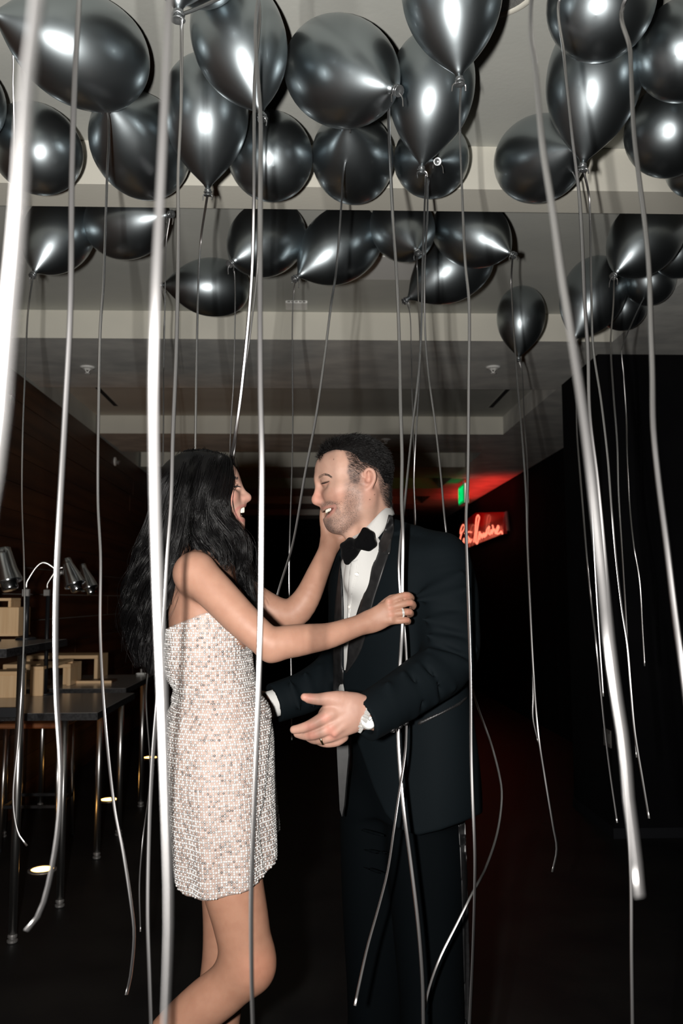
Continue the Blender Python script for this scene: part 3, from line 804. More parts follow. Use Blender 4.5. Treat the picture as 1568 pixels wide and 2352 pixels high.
lamp((2, 1263), (20, 1338), L0.y + 0.46, 44, 66, -22, L0.y + 0.42, HT, 1352, 'large chrome lamp over the oak box at the picture edge')
lamp((151, 1285), (173, 1344), L0.y + 0.60, 23, 50, 60, L0.y + 0.54, HT, 1362, 'middle chrome lamp on a long curved arm behind the white ribbon')
lamp((188, 1297), (206, 1352), L2.y + 0.08, 16, 41, 108, min(yb + 0.08, L2.y + 0.03), HL, 1362, 'smallest chrome lamp, farthest along the tables')
c = P(324, 1553, L4.y + 0.1)
t = thing('table_clamp', (c.x, c.y, HL), 'white clamp at the corner of the far table beside the long hair', 'clamp')
MB().box((c.x - 0.035, c.y - 0.02, HL + 0.0003), (c.x + 0.035, c.y + 0.02, HL + 0.014), 0.006).build('jaw', M['white_plastic'], t)
MB().tube([(c.x, c.y, HL + 0.013), (c.x, c.y, HL + 0.04)], 0.008, 10).build('screw', M['grey_metal'], t)

# orange floor lights
for (px, py, lab) in ((97, 1999, 'glowing orange floor light under the low table, nearest'), (250, 1838, 'glowing orange floor light between the far table legs'), (345, 1741, 'glowing orange floor light right beside the silver dress')):
    c = floor_pt(px, py)
    t = thing('floor_light', c, lab, 'floor light', 'orange uplights set in the floor')
    MB().lathe([(0.075, 0.0003), (0.075, 0.006), (0.058, 0.008), (0.058, 0.004)], c, n=28, caps=False).build('bezel', M['grey_metal'], t, True)
    MB().lathe([(0.058, 0.0045), (0.03, 0.007), (0.001, 0.008)], c, n=28, caps=False).build('lens', M['lamp_glow'], t, True)
    sl = bpy.data.lights.new('uplight', 'SPOT')
    sl.energy = 5; sl.color = (1.0, 0.42, 0.14); sl.spot_size = math.radians(75); sl.spot_blend = 0.9; sl.shadow_soft_size = 0.04
    so = link(bpy.data.objects.new('uplight', sl), t)
    so.location = (0, 0, 0.02); so.rotation_euler = (math.pi, math.radians(4), 0)

# ------------------------------------------------------------------ smooth implicit surfaces for bodies and cloth
class Field:
    """Signed distance grid; smooth unions and cuts are evaluated only in a window round each shape."""
    def __init__(self, lo, hi, h):
        self.lo = np.array(lo, float)
        self.h = h
        self.n = np.ceil((np.array(hi, float) - self.lo) / h).astype(int) + 1
        self.F = np.full(self.n, 0.5, np.float32)

    def win(self, lo, hi, pad):
        a = np.floor((np.array(lo) - pad - self.lo) / self.h).astype(int)
        b = np.ceil((np.array(hi) + pad - self.lo) / self.h).astype(int) + 1
        a = np.clip(a, 0, self.n); b = np.clip(b, 0, self.n)
        if np.any(b <= a): return None
        sl = tuple(slice(i, j) for i, j in zip(a, b))
        g = [((np.arange(i, j) * self.h) + o).astype(np.float32) for i, j, o in zip(a, b, self.lo)]
        return sl, g[0][:, None, None], g[1][None, :, None], g[2][None, None, :]

    def put(self, sl, d, k, op):
        A = self.F[sl]
        if op == 'sub':
            d = -d
            if k > 0:
                hh = np.maximum(k - np.abs(A - d), 0) / k
                self.F[sl] = np.maximum(A, d) + hh * hh * (k * 0.25)
            else:
                self.F[sl] = np.maximum(A, d)
        else:
            if k > 0:
                hh = np.maximum(k - np.abs(A - d), 0) / k
                self.F[sl] = np.minimum(A, d) - hh * hh * (k * 0.25)
            else:
                self.F[sl] = np.minimum(A, d)

    def cone(self, a, b, ra, rb, k=0.01, op='add', flat=None):
        """Capsule with two radii; flat = (axis, factor) squeezes its section along a world axis."""
        a = np.array(a, float); b = np.array(b, float)
        r = max(ra, rb)
        w = self.win(np.minimum(a, b) - r, np.maximum(a, b) + r, k + 2.5 * self.h)
        if w is None: return
        sl, X, Y, Z = w
        d = b - a
        L = float(np.dot(d, d)) + 1e-12
        px, py, pz = X - a[0], Y - a[1], Z - a[2]
        t = np.clip((px * d[0] + py * d[1] + pz * d[2]) / L, 0, 1)
        qx, qy, qz = px - t * d[0], py - t * d[1], pz - t * d[2]
        if flat is not None:
            ax, f = flat
            ax = np.array(ax, float); ax /= np.linalg.norm(ax)
            s = (qx * ax[0] + qy * ax[1] + qz * ax[2]) * (1 / f - 1)
            qx, qy, qz = qx + s * ax[0], qy + s * ax[1], qz + s * ax[2]
        dist = np.sqrt(qx * qx + qy * qy + qz * qz) - (ra + (rb - ra) * t)
        if flat is not None:
            dist = dist * (0.5 + 0.5 * flat[1])
        self.put(sl, dist, k, op)

    def chain(self, pts, k=0.01, op='add', flat=None, dense=True):
        """A limb: a smooth curve through (point, radius) pairs, swept as one solid and then blended in."""
        c = np.array([tuple(p) + (r,) for p, r in pts], float)
        if dense and len(c) > 2:
            L = np.linalg.norm(np.diff(c[:, :3], axis=0), axis=1).sum()
            c = spline(c, int(np.clip(L / 0.016, len(c) * 2, 48)))
            c[:, 3] = np.maximum(c[:, 3], 0.0004)
        r = c[:, 3].max()
        w = self.win(c[:, :3].min(0) - r, c[:, :3].max(0) + r, k + 2.5 * self.h)
        if w is None: return
        sl, X, Y, Z = w
        D = np.full((X.shape[0], Y.shape[1], Z.shape[2]), 0.5, np.float32)
        g0 = (X[0, 0, 0], Y[0, 0, 0], Z[0, 0, 0])
        for a, b in zip(c[:-1], c[1:]):
            rr = max(a[3], b[3]) + k + 2.5 * self.h
            i0 = [max(0, int((min(a[q], b[q]) - rr - g0[q]) / self.h)) for q in range(3)]
            i1 = [max(0, int((max(a[q], b[q]) + rr - g0[q]) / self.h) + 2) for q in range(3)]
            ss = tuple(slice(p_, q_) for p_, q_ in zip(i0, i1))
            if min(D[ss].shape) == 0: continue
            x, y, z = X[ss[0]] - a[0], Y[:, ss[1]] - a[1], Z[:, :, ss[2]] - a[2]
            d = b[:3] - a[:3]
            t = np.clip((x * d[0] + y * d[1] + z * d[2]) / (float(d @ d) + 1e-12), 0, 1)
            qx, qy, qz = x - t * d[0], y - t * d[1], z - t * d[2]
            if flat is not None:
                ax = np.array(flat[0], float); ax /= np.linalg.norm(ax)
                s_ = (qx * ax[0] + qy * ax[1] + qz * ax[2]) * (1 / flat[1] - 1)
                qx, qy, qz = qx + s_ * ax[0], qy + s_ * ax[1], qz + s_ * ax[2]
            dist = np.sqrt(qx * qx + qy * qy + qz * qz) - (a[3] + (b[3] - a[3]) * t)
            if flat is not None: dist = dist * (0.5 + 0.5 * flat[1])
            D[ss] = np.minimum(D[ss], dist)
        self.put(sl, D, k, op)

    def ell(self, c, r, k=0.01, op='add', R=None):
        """Ellipsoid with radii r along the columns of R (3x3)."""
        c = np.array(c, float); r = np.array(r, float)
        m = r.max()
        w = self.win(c - m, c + m, k + 2.5 * self.h)
        if w is None: return
        sl, X, Y, Z = w
        x, y, z = X - c[0], Y - c[1], Z - c[2]
        if R is None:
            u, v, q = x, y, z
        else:
            R = np.array(R, float)
            u = x * R[0, 0] + y * R[1, 0] + z * R[2, 0]
            v = x * R[0, 1] + y * R[1, 1] + z * R[2, 1]
            q = x * R[0, 2] + y * R[1, 2] + z * R[2, 2]
        k0 = np.sqrt((u / r[0]) ** 2 + (v / r[1]) ** 2 + (q / r[2]) ** 2)
        k1 = np.sqrt((u / r[0] ** 2) ** 2 + (v / r[1] ** 2) ** 2 + (q / r[2] ** 2) ** 2) + 1e-9
        self.put(sl, k0 * (k0 - 1) / k1, k, op)

    def loft(self, zs, cx, cy, a, b, yaw, k=0.02, n=2.3, op='add', grow=0.0):
        """Vertical body of superelliptic sections: half-width a across, half-depth b front to back, turned by yaw."""
        zs = np.array(zs); o = np.argsort(zs)
        zs, cx, cy, a, b = zs[o], np.array(cx)[o], np.array(cy)[o], np.array(a)[o] + grow, np.array(b)[o] + grow
        m = max(a.max(), b.max())
        w = self.win((cx.min() - m, cy.min() - m, zs[0]), (cx.max() + m, cy.max() + m, zs[-1]), k + 2.5 * self.h)
        if w is None: return
        sl, X, Y, Z = w
        zz = Z[0, 0]
        zc = np.clip(zz, zs[0], zs[-1])
        I = lambda q: sm_interp(zc, zs, q).astype(np.float32)[None, None, :]
        CX, CY, A, B = I(cx), I(cy), I(a), I(b)
        dx, dy = X - CX, Y - CY
        c, s = math.cos(yaw), math.sin(yaw)
        u = (dx * c + dy * s) / A
        v = (-dx * s + dy * c) / B
        q = (np.abs(u) ** n + np.abs(v) ** n) ** (1 / n)
        d = (q - 1) * np.minimum(A, B)
        over = np.maximum(np.maximum(zs[0] - zz, zz - zs[-1]), -1)[None, None, :].astype(np.float32)
        d = np.maximum(d, over)
        self.put(sl, d.astype(np.float32), k, op)

    def cut_px(self, poly, ymin, ymax, k=0.004):
        """Cut away what lies inside a photo outline between two depths."""
        P2 = np.array(poly, float)
        pts = [P(x, y, d) for x, y in poly for d in (ymin, ymax)]
        lo = np.min([tuple(p) for p in pts], axis=0); hi = np.max([tuple(p) for p in pts], axis=0)
        w = self.win(lo, hi, 0.01)
        if w is None: return
        sl, X, Y, Z = w
        rt = np.array(RM.transposed())
        X, Y, Z = np.broadcast_arrays(X, Y, Z - CAM_H)
        u = rt[0, 0] * X + rt[0, 1] * Y + rt[0, 2] * Z
        v = rt[1, 0] * X + rt[1, 1] * Y + rt[1, 2] * Z
        q = -(rt[2, 0] * X + rt[2, 1] * Y + rt[2, 2] * Z)
        px, py = W / 2 + FPX * u / q, H / 2 - FPX * v / q
        d = poly_sdf(px, py, P2) * (q / FPX)
        d = np.maximum(d, np.maximum(ymin - Y, Y - ymax))
        self.put(sl, d.astype(np.float32), k, 'sub')

    def half(self, c, nrm, rad, k=0.003):
        """Cut away the side of a plane nrm points to, within rad of c."""
        c = np.array(c, float); nrm = np.array(nrm, float); nrm /= np.linalg.norm(nrm)
        w = self.win(c - rad, c + rad, 0)
        if w is None: return
        sl, X, Y, Z = w
        x, y, z = X - c[0], Y - c[1], Z - c[2]
        d = -(x * nrm[0] + y * nrm[1] + z * nrm[2])
        d = np.maximum(d, np.sqrt(x * x + y * y + z * z) - rad)
        self.put(sl, d.astype(np.float32), k, 'sub')

    def mesh(self, smooth=1):
        """Naive surface nets."""
        F = self.F
        ins = F < 0
        nx, ny, nz = F.shape
        c = np.zeros((nx - 1, ny - 1, nz - 1), np.int8)
        for i in (0, 1):
            for j in (0, 1):
                for k in (0, 1):
                    c += ins[i:nx - 1 + i, j:ny - 1 + j, k:nz - 1 + k]
        act = (c > 0) & (c < 8)
        idx = np.argwhere(act)
        vid = np.full(act.shape, -1, np.int32)
        vid[act] = np.arange(len(idx))
        acc = np.zeros((len(idx), 3)); cnt = np.zeros(len(idx))
        cor = [(0, 0, 0), (1, 0, 0), (0, 1, 0), (1, 1, 0), (0, 0, 1), (1, 0, 1), (0, 1, 1), (1, 1, 1)]
        val = [F[idx[:, 0] + a, idx[:, 1] + b, idx[:, 2] + g].astype(float) for a, b, g in cor]
        for e0 in range(8):
            for e1 in range(e0 + 1, 8):
                dff = np.array(cor[e1]) - np.array(cor[e0])
                if np.abs(dff).sum() != 1: continue
                v0, v1 = val[e0], val[e1]
                m = (v0 < 0) != (v1 < 0)
                t = np.where(m, v0 / np.where(m, v0 - v1, 1), 0)
                acc += np.where(m[:, None], np.array(cor[e0]) + t[:, None] * dff, 0)
                cnt += m
        V = (idx + acc / cnt[:, None]) * self.h + self.lo
        faces = []
        for ax in range(3):
            s0 = [slice(None)] * 3; s1 = [slice(None)] * 3
            s0[ax] = slice(0, -1); s1[ax] = slice(1, None)
            A, B = ins[tuple(s0)], ins[tuple(s1)]
            e = np.argwhere(A != B)
            u, w = [q for q in range(3) if q != ax]
            ok = (e[:, u] > 0) & (e[:, w] > 0) & (e[:, u] < F.shape[u] - 1) & (e[:, w] < F.shape[w] - 1)
            e = e[ok]
            def q(du, dw):
                z = e.copy(); z[:, u] += du; z[:, w] += dw
                return vid[z[:, 0], z[:, 1], z[:, 2]]
            Q = np.stack([q(-1, -1), q(0, -1), q(0, 0), q(-1, 0)], axis=1)
            flip = A[e[:, 0], e[:, 1], e[:, 2]]
            if ax == 1: flip = ~flip
            Q[~flip] = Q[~flip][:, ::-1]
            faces.append(Q)
        Q = np.concatenate(faces)
        Q = Q[(Q >= 0).all(axis=1)]
        if smooth:
            E = np.concatenate([Q[:, [0, 1]], Q[:, [1, 2]], Q[:, [2, 3]], Q[:, [3, 0]]])
            deg = np.zeros(len(V)); np.add.at(deg, E[:, 0], 1); np.add.at(deg, E[:, 1], 1)
            for _ in range(smooth):
                S = np.zeros_like(V)
                for ax in range(3):
                    S[:, ax] = np.bincount(E[:, 0], V[E[:, 1], ax], len(V)) + np.bincount(E[:, 1], V[E[:, 0], ax], len(V))
                V = V * 0.5 + 0.5 * S / np.maximum(deg, 1)[:, None]
        return V, Q


def sm_interp(x, xs, ys):
    """Smooth (Catmull-Rom) 1-D interpolation."""
    i = np.clip(np.searchsorted(xs, x, side='right') - 1, 0, len(xs) - 2)
    m = np.gradient(ys, xs)
    h = xs[i + 1] - xs[i]
    t = (x - xs[i]) / h
    return ((2 * t**3 - 3 * t**2 + 1) * ys[i] + (t**3 - 2 * t**2 + t) * h * m[i] + (-2 * t**3 + 3 * t**2) * ys[i + 1] + (t**3 - t**2) * h * m[i + 1])


def poly_sdf(px, py, poly):
    """Signed distance in pixels to a polygon (negative inside)."""
    d = np.full(px.shape, 1e9)
    s = np.ones(px.shape)
    n = len(poly)
    for i in range(n):
        a, b = poly[i], poly[i - 1]
        ex, ey = b[0] - a[0], b[1] - a[1]
        wx, wy = px - a[0], py - a[1]
        t = np.clip((wx * ex + wy * ey) / (ex * ex + ey * ey + 1e-9), 0, 1)
        d = np.minimum(d, (wx - ex * t) ** 2 + (wy - ey * t) ** 2)
        c1, c2, c3 = py >= a[1], py < b[1], ex * wy > ey * wx
        fl = (c1 & c2 & c3) | (~c1 & ~c2 & ~c3)
        s = np.where(fl, -s, s)
    return s * np.sqrt(d)


def np_obj(name, V, Q, m, parent=None, colors=None):
    """Fast mesh object from arrays; optional per-vertex colours in the attribute 'Col'."""
    V = np.asarray(V, float)
    if parent is not None:
        V = V - np.array(origin_of(parent))
    Q = np.asarray(Q, np.int32)
    k = Q.shape[1]
    me = bpy.data.meshes.new(name)
    me.vertices.add(len(V)); me.vertices.foreach_set('co', V.astype(np.float32).ravel())
    me.loops.add(Q.size); me.loops.foreach_set('vertex_index', Q.ravel())
    me.polygons.add(len(Q)); me.polygons.foreach_set('loop_start', np.arange(0, Q.size, k, dtype=np.int32))
    me.polygons.foreach_set('use_smooth', np.ones(len(Q), bool))
    me.update(calc_edges=True)
    me.validate()
    if colors is not None:
        at = me.color_attributes.new('Col', 'FLOAT_COLOR', 'POINT')
        at.data.foreach_set('color', np.concatenate([colors, np.ones((len(V), 1))], axis=1).astype(np.float32).ravel())
    me.materials.append(m)
    return link(bpy.data.objects.new(name, me), parent)


def to_px(V):
    """Photo pixels of world points (n x 3)."""
    rt = np.array(RM.transposed())
    q = (np.asarray(V) - np.array((0, 0, CAM_H))) @ rt.T
    return np.stack([W / 2 + FPX * q[:, 0] / -q[:, 2], H / 2 - FPX * q[:, 1] / -q[:, 2]], axis=1)


def skin_mat(name, rough=0.52, grain=0.0):
    m = bpy.data.materials.new(name)
    m.use_nodes = True
    nt = m.node_tree
    b = nt.nodes['Principled BSDF']
    at = nt.nodes.new('ShaderNodeVertexColor'); at.layer_name = 'Col'
    tc = nt.nodes.new('ShaderNodeTexCoord')
    tn = nt.nodes.new('ShaderNodeTexNoise'); tn.inputs['Scale'].default_value = 45; tn.inputs['Detail'].default_value = 5
    nt.links.new(tc.outputs['Object'], tn.inputs['Vector'])
    mx = nt.nodes.new('ShaderNodeMix'); mx.data_type = 'RGBA'; mx.blend_type = 'MULTIPLY'
    mx.inputs[0].default_value = 0.35
    rp = nt.nodes.new('ShaderNodeValToRGB')
    rp.color_ramp.elements[0].color = (0.80, 0.72, 0.70, 1); rp.color_ramp.elements[1].color = (1, 1, 1, 1)
    rp.color_ramp.elements[0].position = 0.35; rp.color_ramp.elements[1].position = 0.6
    nt.links.new(tn.outputs['Fac'], rp.inputs['Fac'])
    nt.links.new(at.outputs['Color'], mx.inputs[6]); nt.links.new(rp.outputs['Color'], mx.inputs[7])
    nt.links.new(mx.outputs[2], b.inputs['Base Color'])
    b.inputs['Roughness'].default_value = rough
    b.inputs['Specular IOR Level'].default_value = 0.26
    b.inputs['Subsurface Weight'].default_value = 0.12
    b.inputs['Subsurface Radius'].default_value = (0.012, 0.004, 0.002)
    b.inputs['Subsurface Scale'].default_value = 0.6
    bn = nt.nodes.new('ShaderNodeTexNoise'); bn.inputs['Scale'].default_value = 380; bn.inputs['Detail'].default_value = 2
    nt.links.new(tc.outputs['Object'], bn.inputs['Vector'])
    bp = nt.nodes.new('ShaderNodeBump'); bp.inputs['Strength'].default_value = 0.12; bp.inputs['Distance'].default_value = 0.001
    nt.links.new(bn.outputs['Fac'], bp.inputs['Height']); nt.links.new(bp.outputs['Normal'], b.inputs['Normal'])
    return m


def strands_mesh(curves, rads, sides=3):
    """Many thin tubes at once: curves (s x n x 3), rads (s x n)."""
    C = np.asarray(curves, float); R = np.asarray(rads, float)
    s, n, _ = C.shape
    T = np.gradient(C, axis=1); T /= np.linalg.norm(T, axis=2)[..., None] + 1e-12
    ref = np.zeros_like(T); ref[..., 1] = 1.0
    U = np.cross(T, ref); U /= np.linalg.norm(U, axis=2)[..., None] + 1e-9
    Wv = np.cross(T, U)
    a = np.arange(sides) * 2 * math.pi / sides
    V = C[:, :, None, :] + R[:, :, None, None] * (np.cos(a)[None, None, :, None] * U[:, :, None, :] + np.sin(a)[None, None, :, None] * Wv[:, :, None, :])
    V = V.reshape(-1, 3)
    i = np.arange(s)[:, None, None] * (n * sides); j = np.arange(n - 1)[None, :, None] * sides; k = np.arange(sides)[None, None, :]
    k2 = (k + 1) % sides
    Q = np.stack([i + j + k, i + j + k2, i + j + sides + k2, i + j + sides + k], axis=-1).reshape(-1, 4)
    return V, Q


def sstep(a, b, x):
    t = np.clip((x - a) / (b - a), 0, 1)
    return t * t * (3 - 2 * t)

# ------------------------------------------------------------------ the woman
WY = 2.05                      # depth of her middle
def w(px, py, dy=0.0):
    return P(px, py, WY + dy)
def wr(px, py, dy, r):
    p = w(px, py, dy)
    return (p, px2m(r, p))
PXM = px2m(1.0, w(500, 1400))  # metres per pixel at her depth

woman = thing('person', (w(500, 1400).x, WY + 0.08, 0.0),
              'laughing person with long wavy black hair in a short sparkling silver strapless dress', 'person')
WHY = WY + 0.0                 # depth of her head

up = Field((w(330, 1200).x, 1.72, w(500, 1640).z), (w(975, 1200).x, 2.42, w(500, 1020).z), 0.0026)
# head, in profile, looking slightly up
def wh(px, py, dy=0.0):
    yaw = 0.07
    return P(px, py, WHY + dy + (px - 465) * PXM * yaw)
u = PXM
tl = math.radians(12)
RH = np.array(Euler((0, -tl, 0)).to_matrix())      # head tilted back
up.ell(wh(464, 1112), (80 * u, 0.071, 73 * u), 0.01)
up.ell(wh(505, 1142), (46 * u, 0.057, 66 * u), 0.03, R=RH)
up.ell(wh(514, 1100), (28 * u, 0.052, 32 * u), 0.03)
for s in (-1, 1):
    up.cone(wh(531, 1101, s * 0.012), wh(522, 1100, s * 0.038), 10 * u, 9 * u, 0.016)
    up.ell(wh(521, 1142, s * 0.036), (22 * u, 0.021, 19 * u), 0.022)           # smiling cheek
    up.cone(wh(462, 1172, s * 0.05), wh(533, 1210, s * 0.017), 15 * u, 14 * u, 0.03)   # jaw
    up.ell(wh(537, 1117, s * 0.0315), (13 * u, 0.0165, 9 * u), 0.012, 'sub')       # eye socket
    up.ell(wh(557, 1145, s * 0.0105), (9 * u, 0.0085, 7.5 * u), 0.008)             # nostril wing
    up.ell(wh(561, 1151, s * 0.0065), (4.5 * u, 0.004, 3 * u), 0.003, 'sub')
up.ell(wh(544, 1211), (16 * u, 0.022, 15 * u), 0.02)
up.ell(wh(541, 1178), (20 * u, 0.030, 32 * u), 0.02)
up.chain([(wh(541, 1108), 8 * u), (wh(551, 1122), 7.5 * u), (wh(565, 1140), 8.5 * u)], 0.012)
up.ell(wh(567, 1143.5), (10.5 * u, 0.0105, 9.5 * u), 0.008)
up.cone(wh(560, 1150), wh(555, 1155), 5 * u, 5 * u, 0.008)
# mouth: cut the opening, then the lips
up.ell(wh(553, 1178), (28 * u, 0.0245, 14 * u), 0.004, 'sub', R=np.array(Euler((0, -0.35, 0)).to_matrix()))
for s in (-1, 1):
    up.chain([(wh(559.5, 1160.5), 4.6 * u), (wh(557, 1161, s * 0.012), 4.4 * u), (wh(546, 1167, s * 0.022), 3.6 * u), (wh(540, 1175, s * 0.0255), 3.0 * u)], 0.006)
    up.chain([(wh(554, 1195), 5.6 * u), (wh(551, 1193.5, s * 0.012), 5.0 * u), (wh(544, 1185, s * 0.022), 3.8 * u), (wh(540, 1177, s * 0.0255), 3.0 * u)], 0.006)
# eyelids almost closed by the laugh
for s in (-1, 1):
    up.ell(wh(533, 1117.5, s * 0.030), (9.5 * u, 0.0125, 9 * u), 0.004)
    up.chain([(wh(544, 1116, s * 0.020), 2.6 * u), (wh(543, 1113.5, s * 0.030), 3 * u), (wh(536, 1117, s * 0.043), 2.6 * u)], 0.004)
# ear
up.ell(wh(462, 1138, -0.071), (13 * u, 0.007, 22 * u), 0.006)
# neck, shoulders, chest
up.chain([(wh(468, 1175), 40 * u), (w(462, 1240), 36 * u), (w(458, 1300), 46 * u)], 0.03)
up.chain([wr(446, 1318, -0.135, 46), wr(462, 1300, -0.06, 42), wr(475, 1300, 0.06, 42), wr(485, 1318, 0.14, 44)], 0.04)
up.ell(w(470, 1390), (80 * u, 0.135, 110 * u), 0.04)
up.ell(w(482, 1500), (88 * u, 0.125, 130 * u), 0.04)
for s in (-1, 1):
    up.ell(w(531, 1456, s * 0.058), (30 * u, 0.05, 44 * u), 0.04)
# near arm
NA = [(450, 1316, -0.150, 47), (500, 1366, -0.170, 44), (556, 1424, -0.188, 41), (606, 1468, -0.197, 37), (628, 1477, -0.195, 37.5),
      (668, 1473, -0.185, 38), (712, 1467, -0.17, 34), (756, 1460, -0.158, 29.5), (806, 1443, -0.145, 25), (842, 1430, -0.140, 23)]
up.chain([wr(*q) for q in NA], 0.02)
up.ell(w(621, 1500, -0.197), (16 * u, 0.014, 14 * u), 0.03)       # elbow point
# near hand closing on the ribbons
def hnd(px, py, y, r):
    p = P(px, py, y); return (p, px2m(r, p))
HY = 1.912
up.chain([hnd(842, 1430, HY, 21), hnd(862, 1424, HY - 0.004, 22)], 0.012, flat=((0, 1, 0), 0.72))
up.chain([hnd(860, 1424, HY - 0.004, 24), hnd(880, 1413, HY - 0.008, 28), hnd(896, 1404, HY - 0.010, 27)], 0.012, flat=((0, 1, 0), 0.5))
FING = {
    'index': [(893, 1382, HY - 0.012, 9.5), (914, 1371, HY - 0.016, 8.4), (934, 1367, HY - 0.012, 8.2), (945, 1373, HY + 0.006, 7.4), (944, 1379, HY + 0.022, 6.6)],
    'middle': [(895, 1396, HY - 0.014, 9.5), (918, 1389, HY - 0.019, 8.6), (941, 1384, HY - 0.014, 8.4), (950, 1391, HY + 0.006, 7.4), (946, 1396, HY + 0.022, 6.6)],
    'ring': [(897, 1411, HY - 0.013, 9.2), (918, 1408, HY - 0.019, 8.4), (938, 1405, HY - 0.016, 8.4), (944, 1410, HY + 0.003, 7.2), (939, 1413, HY + 0.020, 6.4)],
    'pinky': [(898, 1426, HY - 0.010, 8.6), (917, 1426, HY - 0.016, 7.6), (933, 1424, HY - 0.014, 7.6), (938, 1428, HY + 0.002, 6.6), (933, 1430, HY + 0.016, 6.0)],
}
for f in FING.values():
    up.chain([hnd(*q) for q in f], 0.0035)
up.chain([hnd(862, 1410, HY + 0.006, 13), hnd(884, 1386, HY + 0.010, 10), hnd(901, 1373, HY + 0.014, 8.5), hnd(916, 1372, HY + 0.02, 7)], 0.006)
for q in ((893, 1380), (895, 1395), (897, 1410), (899, 1425)):
    p = P(q[0], q[1], HY - 0.018); up.ell(p, (6.5 * u, 0.006, 6 * u), 0.008)
for a, b in (((868, 1416), (892, 1381)), ((868, 1420), (894, 1396)), ((868, 1425), (896, 1411)), ((866, 1430), (897, 1425))):
    up.cone(P(a[0], a[1], HY - 0.012), P(b[0], b[1], HY - 0.020), 2.2 * u, 3.4 * u, 0.008)
# far arm reaching up to his cheek
up.chain([wr(492, 1318, 0.150, 44), wr(560, 1366, 0.165, 40), wr(630, 1405, 0.165, 36), wr(662, 1412, 0.16, 36), wr(682, 1402, 0.155, 35), wr(706, 1370, 0.15, 30.5),
          wr(730, 1316, 0.16, 25.5), wr(750, 1270, 0.175, 22), wr(759, 1245, 0.185, 22)], 0.02)
FHY = 2.238
up.chain([hnd(759, 1248, FHY - 0.003, 21), hnd(767, 1222, FHY, 30), hnd(776, 1190, FHY + 0.014, 30)], 0.012, flat=((0, 1, 0), 0.5))
up.ell(P(786, 1234, FHY - 0.006), (13 * u, 0.014, 13 * u), 0.012)
up.chain([hnd(754, 1232, FHY - 0.006, 14), hnd(744, 1203, FHY - 0.01, 10), hnd(742, 1180, FHY - 0.012, 8.5), hnd(743, 1166, FHY - 0.012, 7)], 0.008)
for k, (ex, ey) in enumerate(((770, 1118), (787, 1108), (805, 1112), (822, 1126))):
    bx = 760 + k * 13
    up.chain([hnd(bx, 1176 + k * 4, FHY + 0.018, 9), hnd((bx + ex) / 2, (1176 + ey) / 2, FHY + 0.026, 8.4), hnd(ex, ey, FHY + 0.028, 7)], 0.003)
V1, Q1 = up.mesh(1)
del up

# lower body
lw = Field((w(200, 1800).x, 1.80, 0.0), (w(720, 1800).x, 2.32, w(500, 1600).z), 0.0045)
lw.ell(w(490, 1570), (88 * u, 0.118, 110 * u), 0.05)
lw.ell(w(506, 1730), (104 * u, 0.140, 120 * u), 0.03)
lw.chain([wr(516, 1800, -0.070, 76), wr(524, 1920, -0.078, 70), wr(532, 2016, -0.09, 70.5), wr(552, 2110, -0.092, 64.5), wr(564, 2180, -0.094, 60), wr(566, 2215, -0.094, 57)], 0.03)
lw.ell(w(590, 2210, -0.097), (36 * u, 0.036, 46 * u), 0.03)                                   # knee cap
lw.chain([wr(560, 2225, -0.092, 55), wr(520, 2268, -0.088, 55), wr(472, 2306, -0.085, 55), wr(415, 2352, -0.082, 50), wr(350, 2405, -0.08, 38), wr(285, 2460, -0.08, 28)], 0.03)
lw.chain([wr(285, 2460, -0.08, 29), wr(262, 2490, -0.08, 30), wr(282, 2540, -0.08, 26), wr(300, 2580, -0.08, 16)], 0.02)
lw.chain([wr(514, 1800, 0.070, 76), wr(520, 1960, 0.078, 66), wr(528, 2080, 0.086, 63), wr(520, 2190, 0.086, 55), wr(506, 2290, 0.086, 52), wr(497, 2390, 0.088, 48), wr(490, 2500, 0.09, 39), wr(486, 2640, 0.092, 27)], 0.03)
fx = w(486, 2640, 0.092)
lw.chain([(Vector((fx.x, WY + 0.092, fx.z)), 0.027), (Vector((fx.x - 0.005, WY + 0.092, 0.10)), 0.027), (Vector((fx.x + 0.03, WY + 0.092, 0.055)), 0.028), (Vector((fx.x + 0.12, WY + 0.092, 0.026)), 0.022), (Vector((fx.x + 0.17, WY + 0.092, 0.02)), 0.016)], 0.02)
V2, Q2 = lw.mesh(1)
del lw
V = np.concatenate([V1, V2]); Q = np.concatenate([Q1, Q2 + len(V1)])

pxv = to_px(V)
X_, Y_ = pxv[:, 0], pxv[:, 1]
base = np.tile(np.array((0.325, 0.178, 0.124)), (len(V), 1))
face = (Y_ < 1240) & (X_ > 400) & (X_ < 600)
base[face] = (0.37, 0.225, 0.175)
def blend(C, mask, col):
    C[:] = C * (1 - mask[:, None]) + np.array(col) * mask[:, None]
def blob(cx, cy, rx, ry, soft=0.5):
    d = np.sqrt(((X_ - cx) / rx) ** 2 + ((Y_ - cy) / ry) ** 2)
    return 1 - sstep(1 - soft, 1 + soft, d)
hd = (V[:, 1] < WHY + 0.09) & (V[:, 2] > w(0, 1235).z) & (X_ < 600)
blend(base, blob(528, 1142, 18, 14, 0.8) * hd * 0.45, (0.52, 0.21, 0.17))
blend(base, blob(566, 1146, 12, 10, 0.8) * hd * 0.3, (0.50, 0.22, 0.18))
def band(pts, width):
    d = np.full(len(V), 1e9)
    for a, b in zip(pts[:-1], pts[1:]):
        ex, ey = b[0] - a[0], b[1] - a[1]
        t = np.clip(((X_ - a[0]) * ex + (Y_ - a[1]) * ey) / (ex * ex + ey * ey), 0, 1)
        d = np.minimum(d, np.hypot(X_ - a[0] - ex * t, Y_ - a[1] - ey * t))
    return 1 - sstep(width * 0.35, width, d)
